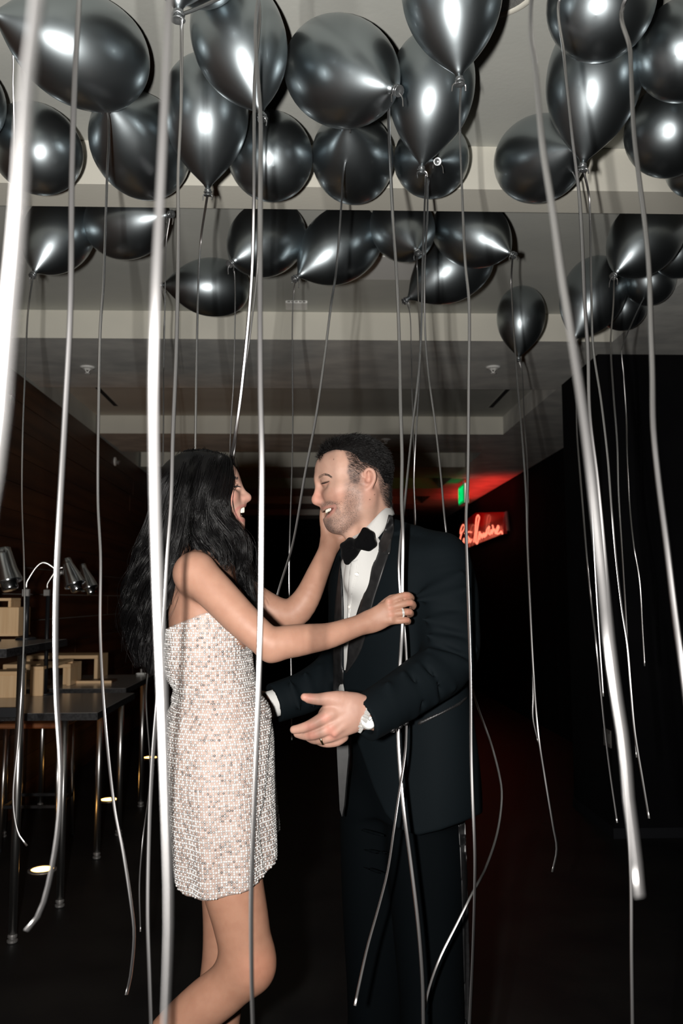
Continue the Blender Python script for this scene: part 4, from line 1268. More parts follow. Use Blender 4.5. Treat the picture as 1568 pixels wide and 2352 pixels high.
lipm = np.maximum(band([(564, 1161), (554, 1162.5), (546, 1167.5), (541, 1174)], 4.6), band([(559, 1196), (551, 1193), (545, 1187), (541, 1179)], 5.2)) * hd
blend(base, lipm * 0.6, (0.36, 0.12, 0.11))
cav = blob(549, 1179, 16, 8, .3) * hd * (V[:, 1] > WHY - 0.02)
blend(base, cav * 0.95, (0.05, 0.012, 0.012))
# warm the hands' knuckles
for cx, cy in ((934, 1368), (941, 1386), (939, 1406), (934, 1424), (895, 1382), (897, 1398), (899, 1412)):
    blend(base, blob(cx, cy, 7, 6, .7) * (Y_ < 1440) * (V[:, 1] < 1.95) * 0.4, (0.47, 0.2, 0.145))
blend(base, (Y_ > 1990).astype(float) * 0.6, (0.395, 0.20, 0.128))
blend(base, sstep(2150, 2215, Y_) * blob(600, 2215, 40, 50, .8) * 0.4, (0.50, 0.21, 0.135))
M['skin_w'] = skin_mat('tanned_skin')
np_obj('body', V, Q, M['skin_w'], woman, base)

# teeth, lashes, brow
M['teeth'] = mat('teeth', (0.80, 0.76, 0.64), 0.25, spec=0.5)
def teeth_row(hp, front, back, n, wpx, hpx, up_dir, name, parent, arch=0.021, dyk=0.0):
    """Separate rounded teeth on an arch; front/back: pixel of the middle tooth and of the last one at the side."""
    m = MB()
    for k in range(-n, n + 1):
        t = abs(k) / n
        px = front[0] + (back[0] - front[0]) * (1 - math.cos(t * 1.35)) / (1 - math.cos(1.35))
        py = front[1] + (back[1] - front[1]) * t ** 1.2
        c = hp(px, py, arch * math.sin(t * 1.35) / math.sin(1.35) * (1 if k > 0 else -1) + dyk)
        ww = 0.0042 * (1.0 - 0.12 * t); hh = hpx * PXM / 2 * (1 - 0.2 * t); dd = 0.0028
        ang = (1 if k > 0 else -1) * t * 1.25
        v = []
        for (a, b, g) in [(x, y, z) for z in (-1, -0.6, 0.6, 1) for (x, y) in ((-1, -.5), (-.6, -1), (.6, -1), (1, -.5), (1, .5), (.6, 1), (-.6, 1), (-1, .5))]:
            s_ = 0.78 if abs(g) == 1 else 1.0
            lx, ly = a * dd * s_, b * ww * s_
            v.append((c.x + (lx * math.cos(ang) - ly * math.sin(ang) * front[2]), c.y + (lx * math.sin(ang) * front[2] + ly * math.cos(ang)), c.z + g * hh))
        f = [tuple(range(7, -1, -1)), tuple(range(24, 32))]
        for z in range(3):
            for i in range(8):
                f.append((z * 8 + i, z * 8 + (i + 1) % 8, z * 8 + 8 + (i + 1) % 8, z * 8 + 8 + i))
        m.add(v, f)
    return m.build(name, M['teeth'], parent, True)
teeth_row(wh, (559, 1171, -1), (545, 1174), 5, 9, 13, 1, 'upper_teeth', woman, 0.020)
teeth_row(wh, (553, 1187, -1), (543, 1186), 5, 7, 9, -1, 'lower_teeth', woman, 0.018)

M['hair'] = mat('black_hair', (0.003, 0.0028, 0.003), 0.34, spec=0.25)
M['lash'] = mat('black_lashes', (0.008, 0.006, 0.006), 0.5)
from mathutils.bvhtree import BVHTree
bw = BVHTree.FromPolygons([tuple(x) for x in V1], [tuple(int(i) for i in q) for q in Q1])
def on_skin(bvh, px, py, fallback, lift=0.0004):
    """Point of a surface under a photo pixel, with its outward normal."""
    o_ = Vector((0, 0, CAM_H)); d = (P(px, py, 2.0) - o_).normalized()
    hit, nr, _, _ = bvh.ray_cast(o_, d)
    if hit is None: return Vector(fallback), -d
    if nr.dot(d) > 0: nr = -nr
    return hit + nr * lift, nr
rng = np.random.RandomState(4)
cs, rs = [], []
for k in range(18):
    t = k / 17
    a, nr = on_skin(bw, 544 - 9 * t, 1115.0 + 2.5 * t, wh(544, 1115, -0.02))
    e = a + nr * 0.005 + Vector((0.0045, 0, -0.003 + 0.0025 * (k % 2)))
    cs.append(spline([a, (a + e) / 2 + Vector((0, 0, -0.001)), e], 5)); rs.append(np.linspace(0.0007, 0.00025, 5))
Vs, Qs = strands_mesh(cs, rs, 3)
np_obj('eyelashes', Vs, Qs, M['lash'], woman)
cs, rs = [], []
for k in range(170):
    t = rng.rand()
    a, nr = on_skin(bw, 545.5 - 15 * t + rng.uniform(-1, 1), 1100 - 5 * t + 4 * t * t + rng.uniform(-2.4, 2.4), wh(540, 1100, -0.03))
    d = Vector((-0.006, 0, 0.0015)); d = d - nr * d.dot(nr)
    cs.append(spline([a, a + d * 0.5 + nr * 0.0012, a + d + nr * 0.0004], 4)); rs.append(np.linspace(0.0004, 0.00015, 4))
Vs, Qs = strands_mesh(cs, rs, 3)
np_obj('eyebrow', Vs, Qs, M['lash'], woman)

# ---- dress: sections from the outline of the photograph, with its depth
DR = [(1370, 396, 560, .135), (1410, 386, 570, .142), (1448, 379, 575, .146), (1493, 379, 577, .142), (1536, 382, 581, .134), (1565, 394, 586, .128), (1582, 402, 591, .126), (1605, 401, 603, .130), (1640, 396, 616, .142),
      (1677, 387, 626, .155), (1720, 384, 629, .163), (1756, 385, 630, .166), (1842, 394, 633, .170), (1915, 406, 637, .172), (1967, 412, 638, .172), (2020, 420, 638, .170)]
dpy = np.array([r[0] for r in DR], float)
cen = [w((r[1] + r[2]) / 2, r[0]) for r in DR]
dcx = np.array([c.x for c in cen]); dz = np.array([c.z for c in cen])
da = np.array([px2m((r[2] - r[1]) / 2, c) for r, c in zip(DR, cen)]); db = np.array([r[3] for r in DR])
def top_py(th):      # th: 0 front (towards him), -pi/2 towards the camera, pi back
    return 1408 - 18 * np.cos(th) * (np.cos(th) > 0) + 40 * np.clip(-np.cos(th), 0, 1)
def hem_py(th):
    q = np.degrees(th) % 360
    return np.interp(q, [0, 60, 120, 180, 200, 225, 270, 315, 340, 360], [1922, 1900, 1930, 1968, 1985, 2013, 2002, 1979, 1955, 1922])
def fold_x(py):
    return np.interp(py, [1600, 1640, 1700, 1760, 1813, 1854, 1900, 1960, 2020], [640, 618, 612, 608, 602, 588, 592, 603, 606])
def dress_pt(th, py, off=0.0):
    cx = sm_interp(py, dpy, dcx); z = sm_interp(py, dpy, dz); a = sm_interp(py, dpy, da); b = sm_interp(py, dpy, db)
    n = 2.15
    c, s = np.cos(th), np.sin(th)
    rr = (np.abs(c) ** n + np.abs(s) ** n) ** (-1 / n)
    x = cx + (a + off) * rr * c; y = WY + (b + off) * rr * s
    # slow folds of the cloth, growing to the hem, and diagonal pulls at the waist
    amp = 0.0012 + 0.0055 * sstep(1700, 2000, py)
    f = amp * np.sin(th * 9 + py * 0.006) + 0.0022 * np.exp(-((py - 1600) / 45) ** 2) * np.sin(py * 0.16 + th * 3.0)
    x = x + f * c; y = y + f * s
    p = np.stack([x, y, z], -1)
    sh = p.shape
    pv = to_px(p.reshape(-1, 3)).reshape(sh[:-1] + (2,))
    lift = 0.007 * (1 - sstep(-3, 3, pv[..., 0] - fold_x(py))) * (s < 0.15) * sstep(1590, 1640, py)
    p[..., 0] += lift * c; p[..., 1] += lift * s
    return p
NU, NV = 220, 130
th = np.linspace(0, 2 * math.pi, NU, endpoint=False)
vv = np.linspace(0, 1, NV)
TH, VV = np.meshgrid(th, vv)
PY = top_py(TH) + (hem_py(TH) - top_py(TH)) * VV
GP = dress_pt(TH, PY)
GI = dress_pt(TH, PY, -0.003)
Vd = np.concatenate([GP.reshape(-1, 3), GI.reshape(-1, 3)])
ii, jj = np.meshgrid(np.arange(NV - 1), np.arange(NU), indexing='ij')
A = ii * NU + jj; Bq = ii * NU + (jj + 1) % NU; Cq = A + NU; Dq = Bq + NU
outer = np.stack([A, Cq, Dq, Bq], -1).reshape(-1, 4)
inner = outer[:, ::-1] + NV * NU
j = np.arange(NU); j2 = (j + 1) % NU; o_ = NV * NU
rim1 = np.stack([j, j2, j2 + o_, j + o_], -1)
bt = (NV - 1) * NU
rim2 = np.stack([bt + j2, bt + j, bt + j + o_, bt + j2 + o_], -1)
M['dress'] = mat('nude_dress_lining', (0.40, 0.30, 0.26), 0.6, noise=(300, (0.34, 0.25, 0.215), 2))
dress = np_obj('dress', Vd, np.concatenate([outer, inner, rim1, rim2]), M['dress'], woman)
dress['label'] = 'strapless silver mini dress covered in rows of rhinestones'

# rhinestones in rows, each a small faceted cup
rng = np.random.RandomState(11)
SP = 0.0052
spts, snrm = [], []
rows = int((dz[0] - dz[-1]) / SP)
for r in range(rows):
    py = np.interp(dz[0] - (r + 0.5) * SP, (dz[::-1]), dpy[::-1]) if False else np.interp(-(dz[0] - (r + 0.5) * SP), -dz, dpy)
    a = float(np.interp(py, dpy, da)); b = float(np.interp(py, dpy, db))
    cir = math.pi * (3 * (a + b) - math.sqrt((3 * a + b) * (a + 3 * b))) * 1.02
    n = int(cir / SP)
    t = (np.arange(n) + 0.5 * (r % 2) * 0) / n * 2 * math.pi
    # equal arc length on the ellipse
    tt = np.linspace(0, 2 * math.pi, 720)
    L = np.concatenate([[0], np.cumsum(np.hypot(np.diff(a * np.cos(tt)), np.diff(b * np.sin(tt))))])
    t = np.interp(t / (2 * math.pi) * L[-1], L, tt)
    pyv = np.full_like(t, py)
    ok = (pyv > top_py(t) + 2) & (pyv < hem_py(t) - 1)
    hole = (np.arange(n) % 2 == 0) & (r % 2 == 0)      # open net: every other stone of every other row is a gap
    ok &= ~hole
    t, pyv = t[ok], pyv[ok]
    if len(t) == 0: continue
    t = t + rng.normal(0, 0.0016, len(t)); pyv = pyv + rng.normal(0, 0.25, len(t))
    p0 = dress_pt(t, pyv); p1 = dress_pt(t + 0.01, pyv); p2 = dress_pt(t, pyv + 3)
    nn = np.cross(p1 - p0, p0 - p2); nn /= np.linalg.norm(nn, axis=1)[:, None]
    out = np.stack([np.cos(t), np.sin(t), 0 * t], -1)
    nn *= np.sign((nn * out).sum(1))[:, None]
    spts.append(p0 + nn * 0.0002); snrm.append(nn)
spts = np.concatenate(spts); snrm = np.concatenate(snrm)
snrm = snrm + rng.normal(0, 0.24, snrm.shape); snrm /= np.linalg.norm(snrm, axis=1)[:, None]
tx = np.cross(np.array((0, 0, 1.0)), snrm); tx /= np.linalg.norm(tx, axis=1)[:, None] + 1e-9
ty = np.cross(snrm, tx)
ns = 7
ang = np.arange(ns) * 2 * math.pi / ns
ring = []
sr = rng.uniform(0.0023, 0.0030, len(spts))[:, None]
for rad, hh in ((1.0, 0.0), (0.98, 0.0010), (0.52, 0.0022)):
    for q in ang:
        ring.append(spts + sr * rad * (math.cos(q) * tx + math.sin(q) * ty) + snrm * hh)
Vst = np.stack(ring, 1).reshape(-1, 3)
ib = np.arange(len(spts))[:, None, None] * (3 * ns)
k = np.arange(ns)[None, None, :]; lv = (np.arange(2) * ns)[None, :, None]; k2 = (k + 1) % ns
Qst = np.stack([ib + lv + k, ib + lv + k2, ib + lv + ns + k2, ib + lv + ns + k], -1).reshape(-1, 4)
me = bpy.data.meshes.new('rhinestones')
caps = (np.arange(len(spts))[:, None] * (3 * ns) + 2 * ns + np.arange(ns)[None, :])
Vl = Vst - np.array(origin_of(dress))
me.vertices.add(len(Vl)); me.vertices.foreach_set('co', Vl.astype(np.float32).ravel())
loops = np.concatenate([Qst.ravel(), caps.ravel()]).astype(np.int32)
starts = np.concatenate([np.arange(len(Qst)) * 4, len(Qst) * 4 + np.arange(len(caps)) * ns]).astype(np.int32)
me.loops.add(len(loops)); me.loops.foreach_set('vertex_index', loops)
me.polygons.add(len(starts)); me.polygons.foreach_set('loop_start', starts)
me.update(calc_edges=True); me.validate()
rm = bpy.data.materials.new('rhinestone'); rm.use_nodes = True
nt = rm.node_tree; pb = nt.nodes['Principled BSDF']
gi = nt.nodes.new('ShaderNodeNewGeometry')
rp = nt.nodes.new('ShaderNodeValToRGB')
rp.color_ramp.elements[0].position = 0.0; rp.color_ramp.elements[1].position = 0.45
rp.color_ramp.elements[0].color = (0.22, 0.21, 0.21, 1); rp.color_ramp.elements[1].color = (1.0, 0.985, 0.96, 1)
nt.links.new(gi.outputs['Random Per Island'], rp.inputs['Fac']); nt.links.new(rp.outputs['Color'], pb.inputs['Base Color'])
pb.inputs['Metallic'].default_value = 0.6; pb.inputs['Roughness'].default_value = 0.30
pb.inputs['Coat Weight'].default_value = 0.6; pb.inputs['Coat Roughness'].default_value = 0.05
me.materials.append(rm)
st = link(bpy.data.objects.new('rhinestones', me), dress)
st['kind'] = 'stuff'

# ---- hair: a dense core and many strands combed along guide locks
hf = Field((w(270, 1200).x, 1.88, w(500, 1600).z), (w(640, 1200).x, 2.28, w(500, 1010).z), 0.0042)
hf.ell(wh(453, 1117), (85 * u, 0.083, 83 * u), 0.01)
hf.ell(wh(497, 1082), (36 * u, 0.070, 38 * u), 0.02)
hf.cut_px([(528, 1062), (524, 1090), (521, 1108), (513, 1133), (508, 1150), (514, 1175), (532, 1200), (546, 1225), (660, 1225), (660, 1010), (560, 1030)], 1.8, 2.4, 0.006)
hf.chain([wr(430, 1120, 0.0, 66), wr(396, 1215, -0.01, 52), wr(362, 1310, -0.03, 42), wr(340, 1410, -0.035, 34), wr(338, 1490, -0.035, 24), wr(348, 1545, -0.035, 9)], 0.03)
hf.chain([wr(470, 1120, -0.045, 44), wr(468, 1190, -0.058, 40), wr(462, 1245, -0.06, 28)], 0.03)
hf.chain([wr(470, 1120, 0.045, 44), wr(475, 1200, 0.055, 42), wr(480, 1280, 0.06, 34)], 0.03)
hf.chain([wr(528, 1222, 0.015, 18), wr(548, 1275, 0.01, 17), wr(562, 1330, 0.0, 14), wr(582, 1390, -0.02, 6)], 0.02)
Vh, Qh = hf.mesh(1)
del hf
hair = np_obj('hair', Vh, Qh, M['hair'], woman)
hair['label'] = 'long wavy black hair falling over shoulder and back'

GUIDES = [  # (points (px, py, dy), spread in m, sub-locks, wave amplitude)
    ([(524, 1054, -.015), (524, 1082, -.055), (519, 1112, -.070), (510, 1145, -.076), (514, 1180, -.075), (538, 1215, -.062), (559, 1248, -.047), (563, 1290, -.04), (570, 1335, -.045), (588, 1395, -.05)], .010, 9, .006),
    ([(515, 1048, -.015), (508, 1085, -.074), (497, 1130, -.087), (492, 1165, -.090), (507, 1200, -.086), (538, 1230, -.072), (552, 1265, -.06), (556, 1310, -.05), (572, 1362, -.055)], .014, 10, .008),
    ([(500, 1042, -.01), (498, 1085, -.078), (482, 1140, -.090), (476, 1180, -.093), (488, 1220, -.092), (506, 1250, -.092), (518, 1276, -.088), (520, 1302, -.085), (508, 1318, -.088)], .015, 11, .006),
    ([(482, 1038, -.01), (472, 1090, -.084), (458, 1150, -.093), (455, 1200, -.096), (470, 1238, -.098), (492, 1264, -.10), (503, 1288, -.10), (496, 1302, -.104)], .016, 11, .006),
    ([(462, 1036, -.01), (447, 1090, -.084), (432, 1150, -.091), (420, 1205, -.088), (408, 1250, -.082), (398, 1300, -.08), (390, 1350, -.08), (378, 1400, -.08)], .016, 10, .006),
    ([(448, 1036, -.01), (425, 1095, -.078), (408, 1165, -.082), (396, 1230, -.088), (384, 1295, -.092), (372, 1360, -.092), (354, 1430, -.088), (346, 1500, -.085), (356, 1565, -.08)], .018, 13, .012),
    ([(438, 1037, -.01), (408, 1090, -.066), (388, 1160, -.070), (372, 1225, -.075), (354, 1290, -.080), (338, 1350, -.082), (326, 1420, -.08), (324, 1480, -.078), (340, 1548, -.075)], .020, 14, .014),
    ([(430, 1040, 0), (392, 1092, -.045), (370, 1165, -.045), (346, 1235, -.05), (324, 1295, -.055), (312, 1355, -.058), (308, 1420, -.058), (312, 1480, -.058), (332, 1540, -.055)], .020, 14, .014),
    ([(426, 1044, .01), (384, 1100, -.01), (364, 1172, -.01), (340, 1240, -.015), (318, 1302, -.02), (305, 1370, -.02), (300, 1430, -.02), (316, 1505, -.02)], .020, 12, .014),
    ([(426, 1044, .02), (386, 1105, .03), (366, 1180, .03), (345, 1250, .03), (326, 1320, .03), (318, 1390, .03), (316, 1450, .03), (330, 1520, .03)], .022, 10, .014),
    ([(470, 1036, .01), (450, 1090, .08), (430, 1160, .088), (415, 1240, .09), (395, 1320, .09), (375, 1400, .08), (365, 1480, .07)], .022, 8, .012),
    ([(505, 1044, .01), (505, 1090, .07), (495, 1150, .086), (500, 1200, .082), (530, 1240, .055), (550, 1285, .03), (556, 1330, .015), (578, 1390, .0), (590, 1412, -.01)], .014, 10, .008),
    ([(522, 1212, -.035), (545, 1238, -.03), (563, 1262, -.028), (560, 1300, -.02), (566, 1345, -.02), (580, 1392, -.02), (592, 1416, -.02)], .009, 8, .007),
    ([(530, 1056, .0), (536, 1080, .03), (536, 1115, .05), (530, 1150, .06), (535, 1190, .06), (548, 1225, .05)], .008, 4, .004),
]
rng = np.random.RandomState(21)
NP = 30
cs, rs = [], []
for pts, spread, nsub, wav in GUIDES:
    g = spline([w(*q) if q[1] > 1230 else wh(q[0], q[1], q[2]) for q in pts], NP)
    T = np.gradient(g, axis=0); T /= np.linalg.norm(T, axis=1)[:, None]
    c0 = np.array((w(455, 1117).x, WHY, w(455, 1117).z))
    Nrm = g - np.stack([np.full(NP, c0[0]), np.full(NP, c0[1]), np.minimum(g[:, 2], c0[2])], 1)
    Nrm -= T * (Nrm * T).sum(1)[:, None]; Nrm /= np.linalg.norm(Nrm, axis=1)[:, None] + 1e-9
    S = np.cross(T, Nrm)
    t = np.linspace(0, 1, NP)
    for b in range(nsub):
        oS = (b / max(nsub - 1, 1) * 2 - 1) * spread * 1.15 + rng.normal(0, spread * 0.15)
        oN = rng.normal(0, spread * 0.30)
        ph = rng.uniform(0, 6.28); fr = rng.uniform(2.4, 3.6); wa = wav * rng.uniform(0.6, 1.3)
        env = sstep(0.25, 0.7, t)
        fan = 0.25 + 1.0 * sstep(0.0, 0.3, t) - 0.35 * sstep(0.75, 1.0, t)
        cen_ = g + S * (oS * fan + wa * env * np.sin(ph + t * fr * 6.28))[:, None] + Nrm * (oN * fan + 0.7 * wa * env * np.cos(ph + t * fr * 6.28))[:, None]
        for q in range(20):
            dS, dN = rng.normal(0, 0.0042), rng.normal(0, 0.0030)
            tight = 1.0 - 0.55 * sstep(0.6, 1.0, t) + 0.25 * np.sin(ph + t * 9 + q)
            c = cen_ + S * (dS * tight)[:, None] + Nrm * (dN * tight)[:, None]
            if rng.rand() < 0.16:      # fly-aways
                c = c + S * (rng.normal(0, 0.012) * t ** 2)[:, None] + Nrm * (abs(rng.normal(0, 0.012)) * t ** 2)[:, None]
            m_ = rng.uniform(0.86, 1.0)
            c = spline(c[: max(6, int(NP * m_))], NP)
            cs.append(c); rs.append(np.linspace(0.00062, 0.00030, NP))
# cap strands hugging the head between the guides
for q in range(520):
    a0 = rng.uniform(0, 1)
    px0, py0 = 527 - 95 * a0, 1054 - 22 * math.sin(a0 * 2.4)
    ex, ey = 532 - 150 * a0 + rng.normal(0, 4), 1165 + 15 * a0 + rng.normal(0, 8)
    dd = -1 if q % 5 else 1
    mid = (px0 * 0.45 + ex * 0.55, py0 * 0.5 + ey * 0.5 - 18)
    r_ = 0.0868 + rng.normal(0, 0.0012)
    edge = lambda px, py: r_ * math.sqrt(max(1 - ((px - 453) / 92) ** 2 - (min(py - 1117, 0) / 90) ** 2, 0.0))
    c = spline([wh(px0, py0, dd * min(edge(px0, py0), 0.012)), wh((px0 + mid[0]) / 2, (py0 + mid[1]) / 2 - 6, dd * edge((px0 + mid[0]) / 2, (py0 + mid[1]) / 2) * 0.93), wh(mid[0], mid[1], dd * edge(*mid)), wh(ex, ey, dd * (edge(ex, ey) + 0.002))], NP)
    cs.append(c); rs.append(np.linspace(0.0007, 0.0005, NP))
Vs, Qs = strands_mesh(cs, rs, 3)
so = np_obj('hair_strands', Vs, Qs, M['hair'], hair)
so['kind'] = 'stuff'

# thin gold bead necklace
nk = spline([w(438, 1256, -0.04), w(462, 1272, -0.062), w(484, 1290, -0.055), w(500, 1302, -0.03), w(508, 1308, 0.0), w(500, 1303, 0.04), w(470, 1285, 0.06)], 44)
mb = MB()
for c in nk:
    mb.lathe([(0.0004, -0.0022), (0.0016, -0.0016), (0.0022, 0), (0.0016, 0.0016), (0.0004, 0.0022)], c, n=7)
mb.build('necklace', mat('gold', (0.78, 0.55, 0.25), 0.22, 1.0), woman, True)
# ring on the near hand
M['silver'] = mat('silver', (0.74, 0.73, 0.70), 0.3, 0.55)
rc = P(925, 1407, HY - 0.0185); ra = (P(933, 1406, HY - 0.0165) - P(917, 1408, HY - 0.0185)).normalized()
uu, ww, aa = frame_of(ra)
ringo = MB()
for off in (-0.0022, 0.0004):
    ringo.tube([np.array(rc) + aa * off + 0.0094 * (math.cos(q) * uu + math.sin(q) * ww) for q in np.linspace(0, 6.2832, 29)], 0.0011, 6, False)
for q in np.linspace(0, 6.2832, 18, endpoint=False):
    ringo.lathe([(0.0004, -0.001), (0.0013, 0), (0.0004, 0.001)], np.array(rc) - aa * 0.0009 + 0.0099 * (math.cos(q) * uu + math.sin(q) * ww), n=6)
ringo.build('ring', M['silver'], woman, True)

# ------------------------------------------------------------------ the man
MY = 2.17                      # depth of his head and neck
def m(px, py, y=MY):
    return P(px, py, y)
def mr(px, py, y, r):
    p = P(px, py, y); return (p, px2m(r, p))
UM = px2m(1.0, m(830, 1100))
man = thing('person', (m(900, 1500).x, MY + 0.03, 0.0),
            'smiling person with short dark hair and stubble in a black tuxedo', 'person')
def mh(px, py, dy=0.0):
    """Head point: photo pixel in the profile plane, dy across; the face is turned a little to the camera."""
    return P(px, py, MY + dy + (px - 825) * UM * 0.13)
v = UM
hd = Field((m(690, 1100).x, MY - 0.15, m(800, 1330).z), (m(930, 1100).x, MY + 0.15, m(800, 990).z), 0.0021)
hd.ell(mh(817, 1090), (80 * v, 0.074, 76 * v), 0.01)
hd.ell(mh(788, 1086), (57 * v, 0.066, 62 * v), 0.03)
hd.ell(mh(785, 1140), (48 * v, 0.0525, 68 * v), 0.03)
hd.ell(mh(765, 1080), (34 * v, 0.052, 34 * v), 0.03)
for s in (-1, 1):
    hd.cone(mh(735, 1101, s * 0.010), mh(748, 1098, s * 0.042), 11.5 * v, 10 * v, 0.016)      # brow
    hd.ell(mh(768, 1137, s * 0.040), (22 * v, 0.022, 19 * v), 0.022)                           # cheek raised by the smile
    hd.ell(mh(790, 1122, s * 0.056), (26 * v, 0.014, 14 * v), 0.03)
    hd.cone(mh(828, 1168, s * 0.053), mh(778, 1205, s * 0.021), 18 * v, 16 * v, 0.03)        # jaw
    hd.cone(mh(833, 1135, s * 0.060), mh(828, 1168, s * 0.053), 16 * v, 18 * v, 0.03)
    hd.ell(mh(741, 1111, s * 0.033), (12 * v, 0.017, 8.5 * v), 0.018, 'sub')
    hd.ell(mh(739.5, 1151, s * 0.0135), (10 * v, 0.0085, 8 * v), 0.008)                        # nostril wing
    hd.ell(mh(733, 1157, s * 0.0075), (5 * v, 0.004, 3 * v), 0.003, 'sub')
    hd.cone(mh(758, 1145, s * 0.030), mh(774, 1168, s * 0.034), 3.0 * v, 2.5 * v, 0.010, 'sub')  # smile fold
hd.ell(mh(769, 1206), (18 * v, 0.026, 17 * v), 0.02)
hd.ell(mh(764, 1178), (22 * v, 0.032, 30 * v), 0.02)
hd.chain([(mh(738, 1110), 9 * v), (mh(732, 1124), 8.5 * v), (mh(727, 1143), 9.5 * v)], 0.012)
hd.ell(mh(727.5, 1150), (11.5 * v, 0.0125, 10.5 * v), 0.010)
hd.cone(mh(735, 1157), mh(741, 1160), 5 * v, 5 * v, 0.008)
# mouth, grinning
hd.ell(mh(753, 1175.5), (21 * v, 0.0445, 8.2 * v), 0.003, 'sub', R=np.array(Euler((0, -0.72, 0)).to_matrix()))
for s in (-1, 1):
    hd.chain([(mh(742.5, 1166.5), 4.8 * v), (mh(747, 1166, s * 0.021), 4.4 * v), (mh(758, 1163.5, s * 0.036), 3.6 * v), (mh(769, 1161.5, s * 0.0445), 2.6 * v)], 0.006)
    hd.chain([(mh(753.5, 1186), 5.6 * v), (mh(756, 1184, s * 0.017), 5.2 * v), (mh(763.5, 1176, s * 0.036), 4.2 * v), (mh(770, 1165, s * 0.0445), 2.8 * v)], 0.006)
for s in (-1, 1):
    hd.ell(mh(750.5, 1110.5, s * 0.0315), (10.5 * v, 0.0135, 7.5 * v), 0.012)                    # closed lids over the eyeball
    hd.chain([(mh(743, 1108, s * 0.024), 3.0 * v), (mh(745, 1104, s * 0.036), 3.2 * v), (mh(755, 1104, s * 0.047), 2.6 * v)], 0.010)
    for q in range(3):                                                                         # crow's feet
        hd.cone(mh(760, 1109 + 4 * q, s * 0.0535), mh(774, 1104 + 7 * q, s * 0.0595), 0.9 * v, 0.6 * v, 0.004, 'sub')
# ears
for s in (-1, 1):
    e = lambda px, py, o=0.0: mh(px, py, s * (0.0735 + o))
    hd.chain([(e(840, 1096, 0.0), 4.5 * v), (e(838, 1084, 0.006), 4.2 * v), (e(846, 1077, 0.010), 4.4 * v), (e(855, 1080, 0.012), 4.6 * v), (e(860, 1092, 0.013), 4.6 * v), (e(858, 1105, 0.011), 4.6 * v), (e(851, 1117, 0.007), 5.0 * v), (e(842, 1124, 0.003), 6.0 * v), (e(836, 1120, 0.0), 5.0 * v)], 0.004)
    hd.chain([(e(852, 1086, 0.006), 3.2 * v), (e(854, 1098, 0.007), 3.4 * v), (e(848, 1110, 0.004), 3.6 * v), (e(839, 1112, 0.003), 3.4 * v)], 0.005)
    hd.ell(e(848, 1100, -0.002), (11 * v, 0.006, 20 * v), 0.006)
    hd.ell(e(846, 1101, 0.007), (5.5 * v, 0.006, 8 * v), 0.004, 'sub')
    hd.cone(e(834, 1102, 0.002), e(835, 1108, 0.003), 3.4 * v, 3.4 * v, 0.004)
hd.chain([(mh(845, 1150), 50 * v), (m(855, 1200, MY + 0.005), 47 * v), (m(866, 1260, MY + 0.01), 50 * v), (m(872, 1330, MY + 0.02), 52 * v)], 0.03)
hd.cone(mh(808, 1200), m(822, 1262, MY - 0.01), 17 * v, 22 * v, 0.03)
hd.cone(mh(850, 1135, -0.062), m(835, 1250, MY - 0.035), 10 * v, 10 * v, 0.02)      # neck muscle
Vh1, Qh1 = hd.mesh(1)
del hd

# his near hand: back of the hand to the camera, thumb apart, four fingers half curled
KY = 1.822
nh = Field((m(655, 1600, KY).x, KY - 0.08, m(700, 1740, KY).z), (m(900, 1600, KY).x, KY + 0.11, m(700, 1570, KY).z), 0.0019)
k_ = px2m(1.0, P(760, 1650, KY))
nh.chain([mr(875, 1652, KY + 0.012, 30), mr(838, 1637, KY + 0.004, 34), mr(815, 1636, KY, 37)], 0.015, flat=((0.0, 1, 0), 0.72))
nh.chain([mr(818, 1636, KY, 38), mr(792, 1645, KY - 0.004, 43), mr(768, 1657, KY - 0.002, 42)], 0.015, flat=((0, 1, 0), 0.50))
nh.chain([mr(812, 1616, KY + 0.002, 24), mr(785, 1606, KY - 0.006, 19), mr(758, 1604, KY - 0.013, 15.5), mr(728, 1606, KY - 0.019, 13.2), mr(705, 1603, KY - 0.021, 11.2), mr(699, 1601, KY - 0.021, 9)], 0.008)
MF = [
    [(760, 1640, KY - 0.012, 17), (744, 1649, KY - 0.016, 15.5), (712, 1666, KY - 0.016, 12.6), (691, 1673, KY - 0.010, 11), (675, 1676, KY - 0.006, 9.5)],
    [(768, 1664, KY - 0.010, 15.5), (755, 1673, KY - 0.013, 14.5), (716, 1688, KY - 0.010, 12.4), (697, 1688, KY + 0.006, 11), (683, 1685, KY + 0.016, 9.5)],
    [(778, 1682, KY - 0.004, 14), (764, 1690, KY - 0.006, 13), (734, 1699, KY - 0.001, 11), (716, 1698, KY + 0.014, 9.6), (704, 1692, KY + 0.026, 7.6)],
    [(788, 1692, KY + 0.006, 12.5), (775, 1702, KY + 0.004, 11.5), (754, 1707, KY + 0.010, 10), (738, 1706, KY + 0.022, 8.6), (727, 1702, KY + 0.032, 7)],
]
for f in MF:
    nh.chain([mr(*q) for q in f], 0.0042)
for (a, b) in (((752, 1645), (800, 1630)), ((760, 1668), (806, 1640)), ((768, 1686), (812, 1650))):
    nh.cone(P(a[0], a[1], KY - 0.021), P(b[0], b[1], KY - 0.017), 4.5 * k_, 2.5 * k_, 0.012)
nh.chain([mr(756, 1634, KY - 0.008, 10), mr(775, 1618, KY - 0.008, 12)], 0.02)
Vh2, Qh2 = nh.mesh(1)
del nh
